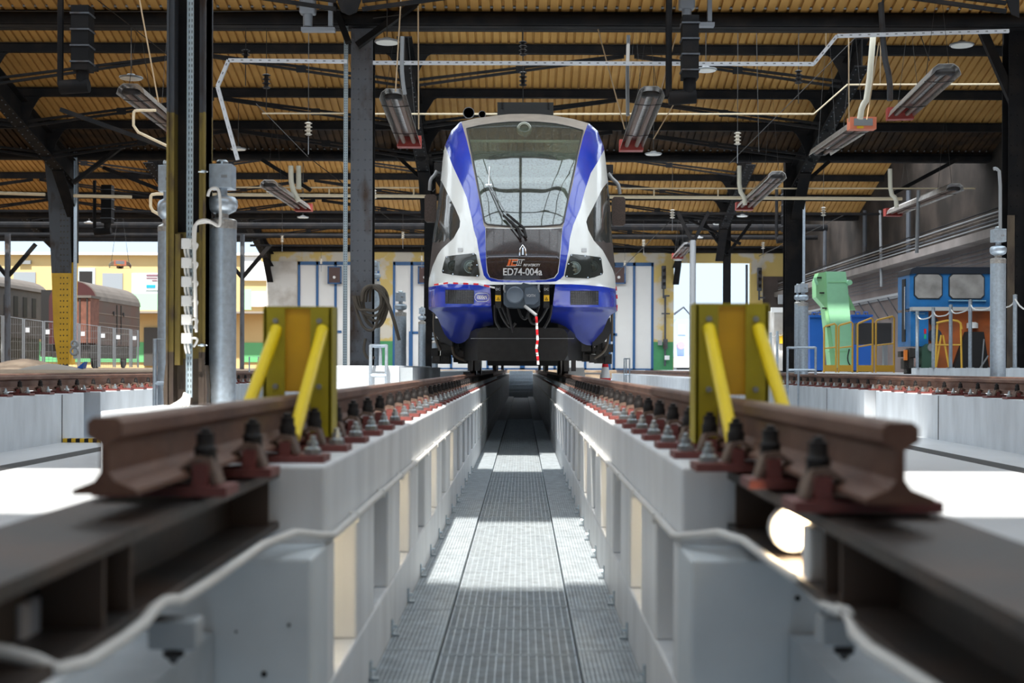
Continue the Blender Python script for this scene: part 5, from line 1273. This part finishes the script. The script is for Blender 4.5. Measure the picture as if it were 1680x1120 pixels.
q = MB(); q.lathe([(.9, 0), (.6, .08), (.1, .16)], (P(85, 600, 38).x, 38, 0), 12); tag(q.build('sand_heap', mat('gravel_pale', (.26, .24, .21), .9)), 'small pale heap at the foot of the yellow column', 'heap')
t = thing('blue_tarp', 'small blue sheet lying right of the yellow column foot', 'sheet', P(120, 600, 38)); MB().prism([(-.3, 0), (.1, .04), (.3, .2), (.25, .02), (0, -.02)], 0, .3).build('sheet', binb, t)
t.location.z = .02
# ================================================================ RIGHT SIDE MACHINES
# green conveyor
d = 42; k = d / F; t = thing('conveyor', 'tall light green enclosed bucket conveyor between two blue bins', 'conveyor', (P(1395, 600, d).x, d, 0))
def C(px, py): return ((px - 1395) * k, (605 - py) * k)
MB().prism([C(1373, 598), C(1397, 598), C(1399, 567), C(1390.5, 466), C(1387, 440), C(1355, 440), C(1357.5, 496)], 0, .35).build('front_casing', conv, t)
MB().prism([C(1364, 598), C(1352.5, 497), C(1339, 482), C(1338.5, 455), C(1343, 442), C(1356, 440.5), C(1358.5, 496), C(1374, 598)], .03, .6).build('side_casing', conv2, t)
MB().prism([C(1391, 473), C(1405, 503), C(1394, 503)], .1, .3).build('side_fin', conv2, t)
MB().cyl((C(1393, 458)[0], .2, C(1393, 458)[1]), (C(1393, 458)[0], -.06, C(1393, 458)[1]), .08, 12).build('pulley', conv, t)
MB().cyl((C(1388, 455)[0], .2, C(1388, 455)[1]), (C(1398, 455)[0], .2, C(1398, 455)[1]), .04, 8).build('shaft', zinc, t)
q = MB()
for y in (450, 475, 500, 530): x, z = C(1342 + (y - 450) * .18, y); q.box(x - .04, x + .1, -.0, .03, z - .02, z + .02)
q.build('bracket_lugs', capm, t)
MB().bar((C(1340, 462)[0], .0, C(1340, 462)[1]), (C(1336, 450)[0], 0, C(1336, 450)[1]), .04, .08).build('hinge', conv, t)
q = MB()
for y in (458, 572): a = C(1357, y); b = C(1390, y); q.box(a[0] + .02, b[0], -.012, 0, a[1], a[1] + .02)
q.build('panel_seams', conv2, t)
MB().tube(smooth_path([(C(1392, 567)[0], -.1, C(1392, 567)[1]), (C(1388, 585)[0], -.12, C(1388, 585)[1]), (C(1396, 598)[0], -.1, C(1396, 598)[1])], 2), .02, 6).build('hose', capm, t)
for x0, x1, yt, lab in ((1328, 1352, 513, 'blue steel bin left of the green conveyor'), (1397, 1430, 512, 'blue steel bin right of the green conveyor')):
    d = 44; k = d / F; t = thing('steel_bin', lab, 'bin', (P((x0 + x1) / 2, 600, d).x, d, 0)); W = (x1 - x0) / 2 * k; H = (603 - yt) * k
    MB().prism([(-W * .9, .05), (W * .9, .05), (W, H), (-W, H)], 0, .9).build('bin_body', binb, t); MB().box(-W * 1.08, W * 1.08, -.05, .95, H, H + .06).build('rim', binb, t)
    for q in (-.4, .4): MB().tube([(W * q - .06, 0, H + .06), (W * q - .06, 0, H + .14), (W * q + .06, 0, H + .14), (W * q + .06, 0, H + .06)], .018, 6).build('lifting_lug', binb, t)
    MB().box(-W * .8, W * .8, .1, .8, 0, .05).build('skid', capm, t)
t = thing('motor_cover', 'black rubber covered guard panel behind the yellow railing', 'guard', P(1405, 565, 41)); k = 41 / F
MB().box(0, 58 * k, 0, .3, 0, 36 * k).build('panel', mat('rubber_sheet', (.03, .03, .032), .7, bump=.5), t, bevel=.02); MB().box(46 * k, 52 * k, .05, .25, -40 * k, 0).build('support', greym, t)
# yellow railing panels
d = 38; k = d / F
for i, (xa, xb, ya, yb) in enumerate(((1350, 1374, 529, 525), (1374, 1401, 527, 522), (1402, 1431, 524, 516), (1432, 1466, 519, 513))):
    t = thing('yellow_railing', 'yellow safety railing panel before the conveyor, %s from the left' % ORD[i], 'railing', (P(xa, 600, d).x, d - .2 * (i > 1), 0), 'yellow railing round the conveyor'); W = (xb - xa) * k; H = (605 - ya) * k; H2 = (605 - yb) * k
    MB().tube(smooth_path([(0.03, 0, 0), (0.03, 0, H - .04), (.07, 0, H), (W - .08, 0, H2), (W - .04, 0, H2 - .04), (W - .04, 0, 0)], 0), .026, 8).build('frame', railyel, t)
    MB().cyl((.03, 0, H * .52), (W - .04, 0, H2 * .52), .02, 8).build('mid_bar', railyel, t); MB().box(0.02, W - .03, -.01, .01, .03, .20).build('toe_board', railyel, t)
# blue cab machine
d = 35; k = d / F; t = thing('rail_tractor', 'blue rail tractor cab with orange rear seen side on at the right', 'vehicle', (P(1480, 600, d).x, d, 0))
def K(px, py): return ((px - 1480) * k, (604 - py) * k)
a, b = K(1474, 500), K(1700, 432)
MB().prism([K(1492, 498), K(1700, 498), K(1700, 440), K(1494, 436), K(1492, 442)], 0, 1.1).build('cab_body', locb, t)
MB().prism([K(1490, 443), K(1494, 433), K(1502, 430), K(1700, 430), K(1700, 441), K(1497, 441)], -.06, 1.15).build('cab_roof', locdk, t)
for x0, x1, y0, y1 in ((1498.5, 1545.5, 440.5, 482.5), (1555.5, 1614.5, 440.5, 482.5), (1638, 1700, 440.5, 482.5)):
    A, Bq = K(x0, y1), K(x1, y0); f = MB(); f.bev(A[0], Bq[0], -.03, .01, A[1], Bq[1], .09); fo = f.build('cab_window', mat('window_trim', (.02, .03, .04), .4), t)
    g = MB(); g.bev(A[0] + .025, Bq[0] - .025, -.04, -.03, A[1] + .025, Bq[1] - .025, .08); g.build('pane', paneg, fo)
A, Bq = K(1555, 486), K(1616, 484); MB().box(A[0], Bq[0], -.08, 0, A[1], Bq[1]).build('window_sill', mat('sill_blue', (.2, .4, .55), .4), t)
A, Bq = K(1480, 552), K(1492, 448); MB().box(Bq[0] - .02, Bq[0], .35, .65, A[1], Bq[1]).build('door_gap', dk, t); MB().tube([(Bq[0] - .06, .2, A[1] + .3), (Bq[0] - .06, .2, Bq[1] - .2)], .02, 8).build('door_handle', chrome, t)
A, Bq = K(1492, 502), K(1700, 496); MB().box(A[0], Bq[0], -.25, 0, A[1], Bq[1]).build('ledge', mat('ledge_grey', (.5, .5, .48), .5), t)
A, Bq = K(1492, 560), K(1521, 503); MB().box(A[0], Bq[0], -.1, 1.1, A[1], Bq[1]).build('lower_panel', locb, t); A, Bq = K(1497, 507.5), K(1515, 506); MB().box(A[0], Bq[0], -.12, -.1, A[1], Bq[1]).build('step_lip', mat('sill_blue', (0, 0, 0)), t)
A, Bq = K(1521, 602), K(1700, 501); MB().box(A[0], Bq[0], .1, 1.1, A[1], Bq[1]).build('orange_body', locor, t)
for x, y, r in ((1533, 519, 7), (1535, 542, 11), (1658, 547, 12)):
    c = K(x, y); MB().cyl((c[0], .1, c[1]), (c[0], .04, c[1]), r * k, 20).build('round_port', mat('port_blue', (.03, .045, .07), .4), t)
MB().prism([K(1560, 603), K(1581, 543), K(1584, 536), K(1612, 536), K(1622, 603)], -.1, .1).build('black_guard', dk, t)
c0 = K(1595, 530); MB().lathe([(.14, 0), (.14, .12), (.08, .15)], (c0[0], .0, c0[1]), 14).build('white_cap', pale, t)
MB().prism([K(1507, 598), K(1507, 563), K(1516, 556), K(1532, 560), K(1528, 596)], -.3, .0).build('green_gearbox', mat('gear_green', (.035, .09, .06), .5), t)
c = K(1522, 562); MB().cyl((c[0], -.36, c[1]), (c[0], -.3, c[1]), 6.5 * k, 16).build('gear_flange', greym, t)
A, Bq = K(1482, 583), K(1487, 566); MB().box(A[0], Bq[0], -.1, 0, A[1], Bq[1]).build('orange_lamp', mat('lamp_orange', (.8, .22, .03), .4), t)
A, Bq = K(1510, 540), K(1513, 532); MB().box(A[0], Bq[0], -.34, -.3, A[1], Bq[1]).build('red_light', redw, t); A, Bq = K(1510, 548), K(1513, 541); MB().box(A[0], Bq[0], -.34, -.3, A[1], Bq[1]).build('green_light', mat('sig_green', (.02, .5, .2), .4), t)
q = MB()
for j in range(10): x, z = K(1488 + rr.uniform(0, 34), rr.uniform(565, 600)); q.cbox((x, rr.uniform(-.1, .6), z), rr.uniform(.1, .3), .3, rr.uniform(.08, .3))
q.build('undercarriage', under, t)
q = MB(); q.tube(smooth_path([(K(x, y)[0], -.2, K(x, y)[1]) for x, y in ((1484, 592), (1486, 604), (1496, 606), (1508, 590), (1520, 575))], 2), .02, 6); q.build('hose', capm, t)
q = MB(); c1, c2, c3 = K(1611, 548), K(1618, 575), K(1600, 603); q.tube([(c1[0], -.15, c1[1]), (c3[0] + .1, -.15, c3[1])], .02, 5); q.tube([(c2[0], -.15, c2[1]), (c3[0], -.15, c3[1])], .02, 5); q.build('chain', greym, t)
# yellow a-ladder
d = 33; k = d / F; t = thing('step_ladder', 'yellow step frame standing before the orange body', 'ladder', (P(1548, 600, d).x, d, 0))
for a_, b_ in (((1534, 603), (1546, 540)), ((1559, 603), (1549, 540)), ((1534, 603), (1540, 518)), ((1578, 603), (1578, 520))):
    MB().tube([((a_[0] - 1548) * k, 0, (603 - a_[1]) * k), ((b_[0] - 1548) * k, .1, (603 - b_[1]) * k)], .024, 8).build('leg', railyel, t)
MB().tube(smooth_path([((x - 1548) * k, .05, (603 - y) * k) for x, y in ((1537, 520), (1560, 515), (1576, 517), (1579, 530))], 1), .024, 8).build('top_rail', railyel, t)
MB().tube([((x - 1548) * k, .05, (603 - y) * k) for x, y in ((1535, 556), (1578, 556))], .018, 8).build('rung', railyel, t)
# bollards with chains
m = MB(); m.box(P(1495, 600, 27.6).x, 12.9, 21.3, 27.6, -.4, .12); tag(m.build('low_wall', conc, bevel=.01), 'low white curb wall carrying the chain posts at the right', 'curb')
bl = [(1665, 484.5, 22.2, 'tallest chain post at the right, nearest the picture edge'), (1627.5, 491, 23.3, 'chain post in front of the right vent duct'), (1591.5, 493, 24.4, 'third chain post from the right vent duct side'), (1559.5, 501, 25.2, 'chain post before the yellow step frame'), (1531, 505.5, 26.1, 'chain post before the green gearbox'), (1504.5, 511, 27.1, 'chain post under the left end of the blue cab')]
prev = None
for i, (x, yt, d, lab) in enumerate(bl):
    c = P(x, 600, d); t = thing('chain_post', 'grey steel ' + lab, 'post', (c.x, d, .12), 'chain posts on the right curb'); H = P(x, yt, d).z - .12
    MB().cyl((0, 0, 0), (0, 0, H), .032, 12).build('post_tube', galv, t); MB().lathe([(.035, H), (.035, H + .01), (.01, H + .02)], (0, 0, 0), 12).build('post_cap', zinc, t); MB().cyl((0, 0, 0), (0, 0, .012), .07, 12).build('foot_disc', zinc, t)
    top = V((c.x, d, .12 + H - .06))
    if prev is not None:
        mid = (top + prev) / 2 - V((0, 0, .11)); cc = smooth_path([prev, (prev * .7 + mid * .3) - V((0, 0, .06)), mid, (top * .7 + mid * .3) - V((0, 0, .06)), top], 1)
        tag(MB().tube(cc, .012, 6).build('sagging_chain', whitep), 'pale sagging chain between posts, %s from the right edge' % ORD[i - 1], 'chain', 'chains on the right curb posts')
    prev = top
tag(MB().tube(smooth_path([P(1665, 490, 22.2), P(1675, 505, 21.8), P(1690, 510, 21.2)], 1), .013, 6).build('sagging_chain', whitep), 'pale chain leaving the picture at the right edge', 'chain')
m = MB(); m.box(P(1240, 600, 42.5).x, P(1320, 600, 42.5).x, 42.3, 43.2, -.05, .05); tag(m.build('hazard_kerb', mat('kerb_grey', (.3, .3, .3), .6)), 'grey kerb under the far chain posts', 'curb')
prev = None
for i, (x, yt) in enumerate(((1264, 545), (1275, 543), (1287, 541), (1299, 539), (1311.5, 537))):
    d = 42.5; c = P(x, 600, d); t = thing('chain_post', 'far grey chain post before the brick wall, %s from the left' % ORD[i], 'post', (c.x, d, .05), 'far chain posts beside the dark column'); H = P(x, yt, d).z - .05
    MB().cyl((0, 0, 0), (0, 0, H), .038, 10).build('post_tube', galv, t)
    top = V((c.x, d, H - .03))
    if prev is not None: tag(MB().tube(smooth_path([prev, (top + prev) / 2 - V((0, 0, .09)), top], 2), .012, 5).build('sagging_chain', whitep), 'thin chain between the far posts, %s from the left' % ORD[i - 1], 'chain', 'chains on the far posts')
    prev = top
# orange spray mark, wall ladder-tray and fixtures on the right wall
t = thing('wall_cable_ladder', 'long cable ladder on brackets along the right brown wall', 'cable ladder', (12.75, 36, 2.55))
MB().box(-.25, -.21, 0, 34, 0, .08).box(.2, .24, 0, 34, 0, .08).build('side_rails', greym, t)
q = MB(); q2 = MB()
for j in range(60): q.box(-.21, .2, j * .57, j * .57 + .04, .01, .04)
q.build('rungs', greym, t)
for j in range(24): q2.bar((.22, j * 1.4, -.7), (-.22, j * 1.4, 0), .04, .04)
q2.build('brackets', blk2, t)
for i in range(5): tag(MB().tube([(12.55, 24, 3.95 + i * .10), (12.55, 69.5, 3.95 + i * .10)], .022, 6).build('wall_pipe', [greym, blk2, brownst, greym, blk][i]), '%s of the thin pipes running along the top ledge of the right wall' % ['lowest', 'second lowest', 'middle', 'second highest', 'highest'][i], 'pipe')
for i in range(5): tag(MB().tube([(12.93, 30, 3.45 - i * .12), (12.93, 69.5, 3.45 - i * .12)], .015, 5).build('wall_cable', blk2), 'black cable under the ledge of the right wall, %s from the top' % ORD[i], 'cable', 'black cables on the right wall')
for i, (y, lab) in enumerate(((47, 'first upright pipe on the upper right wall'), (53, 'second upright pipe on the upper right wall'), (60, 'third upright pipe on the upper right wall'), (66, 'farthest upright pipe on the upper right wall'))): tag(MB().tube([(12.8, y, 3.9), (12.8, y, 6.0)], .08, 8).build('wall_riser', blk2), lab, 'pipe')
# traffic signals, wall fixtures on the back wall
for x, ytop, lab in ((1089, 437, 'dark railway signal with three lenses left of the bright doorway'), (1246, 440, 'dark railway signal with three lenses right of the bright doorway')):
    t = thing('railway_signal', lab, 'signal', P(x, ytop + 18, FD - .5)); k = 70 / F
    MB().box(-3.6 * k, 3.6 * k, -.1, .1, -19 * k, 19 * k).build('signal_head', blk2, t, bevel=.03)
    for z in (11, 0, -11): MB().lathe([(3 * k, 0), (3 * k, -.12), (2.6 * k, -.12), (2.4 * k, -.02)], (0, -.1, z * k), 14, 'y').build('lens', capm, t)
    MB().bar((0, .1, -19 * k), (0, .1, -34 * k), .08, .08).bar((0, .1, -30 * k), (10 * k, .1, -30 * k), .08, .08).build('bracket', blk2, t)
t = thing('pipe_stand', 'thin upright pipe with cross handle on the green and yellow pier', 'pipe', P(1091, 600, FD - .3)); k = 70 / F
MB().tube([(0, 0, 0), (0, 0, 115 * k)], .05, 6).build('pipe_run', blk2, t); MB().tube([(-6 * k, 0, 86 * k), (8 * k, 0, 86 * k)], .04, 6).build('handle', blk2, t); MB().box(-3 * k, 4 * k, -.1, .1, 28 * k, 44 * k).build('valve_box', blk2, t); MB().box(-12 * k, -5 * k, -.1, .0, 34 * k, 42 * k).build('grey_box', greym, t); MB().box(-1 * k, 7 * k, -.12, -.1, 10 * k, 17 * k).build('paper_notice', whw, t)
for x, lab in ((1225, 'thin post at the right edge of the open doorway'), ): pipe('door_guide', [(x, 602), (x, 434)], 70.2, .06, blk2, lab, 'post')
# pale loco outside beyond the doorway
t = thing('locomotive', 'pale blue locomotive front outside beyond the open doorway', 'locomotive', (P(1128, 600, 88).x, 88, 0)); k = 88 / F
MB().prism([(-24 * k, 20 * k), (22 * k, 20 * k), (22 * k, 74 * k), (14 * k, 84 * k), (-18 * k, 84 * k), (-24 * k, 74 * k)], 0, 8).build('cab_body', locout, t)
for a in (-16, 4): MB().box(a * k, (a + 12) * k, -.05, 0, 58 * k, 74 * k).build('cab_window', mat('pale_window', (.5, .55, .6), .2), t)
MB().box(-22 * k, 22 * k, -.4, .5, 4 * k, 22 * k).build('buffer_beam', pale, t); MB().cyl((-12 * k, -.5, 40 * k), (-12 * k, 0, 40 * k), 6 * k, 14).build('round_buffer', mat('pale_red', (.6, .3, .35), .5), t); MB().box(-18 * k, 18 * k, 0, 8, 0, 6 * k).build('wheels', locdk, t)
q = MB(); q.tube([(-20 * k, 1, 92 * k), (-4 * k, 1, 104 * k), (10 * k, 1, 88 * k), (20 * k, 1, 106 * k)], .07, 5); q.build('pantograph', blk2, t)
# grey machine in right far corner
t = thing('white_cabinet', 'whitish dirty cabinets and shelf against the wall left of the dark column', 'cabinet', (P(1282, 600, 58).x, 58, 0)); k = 58 / F
MB().box(-12 * k, 14 * k, 0, 3, 0, 100 * k).build('cabinet_body', wall_wh, t); MB().box(-18 * k, 14 * k, -.2, 0, 96 * k, 104 * k).build('shelf', pale, t); MB().box(-6 * k, 4 * k, -.1, 0, 110 * k, 125 * k).build('screen_frame', greym, t); MB().box(-4 * k, 4 * k, -.15, -.05, 45 * k, 60 * k).build('yellow_notice', hz_y, t)
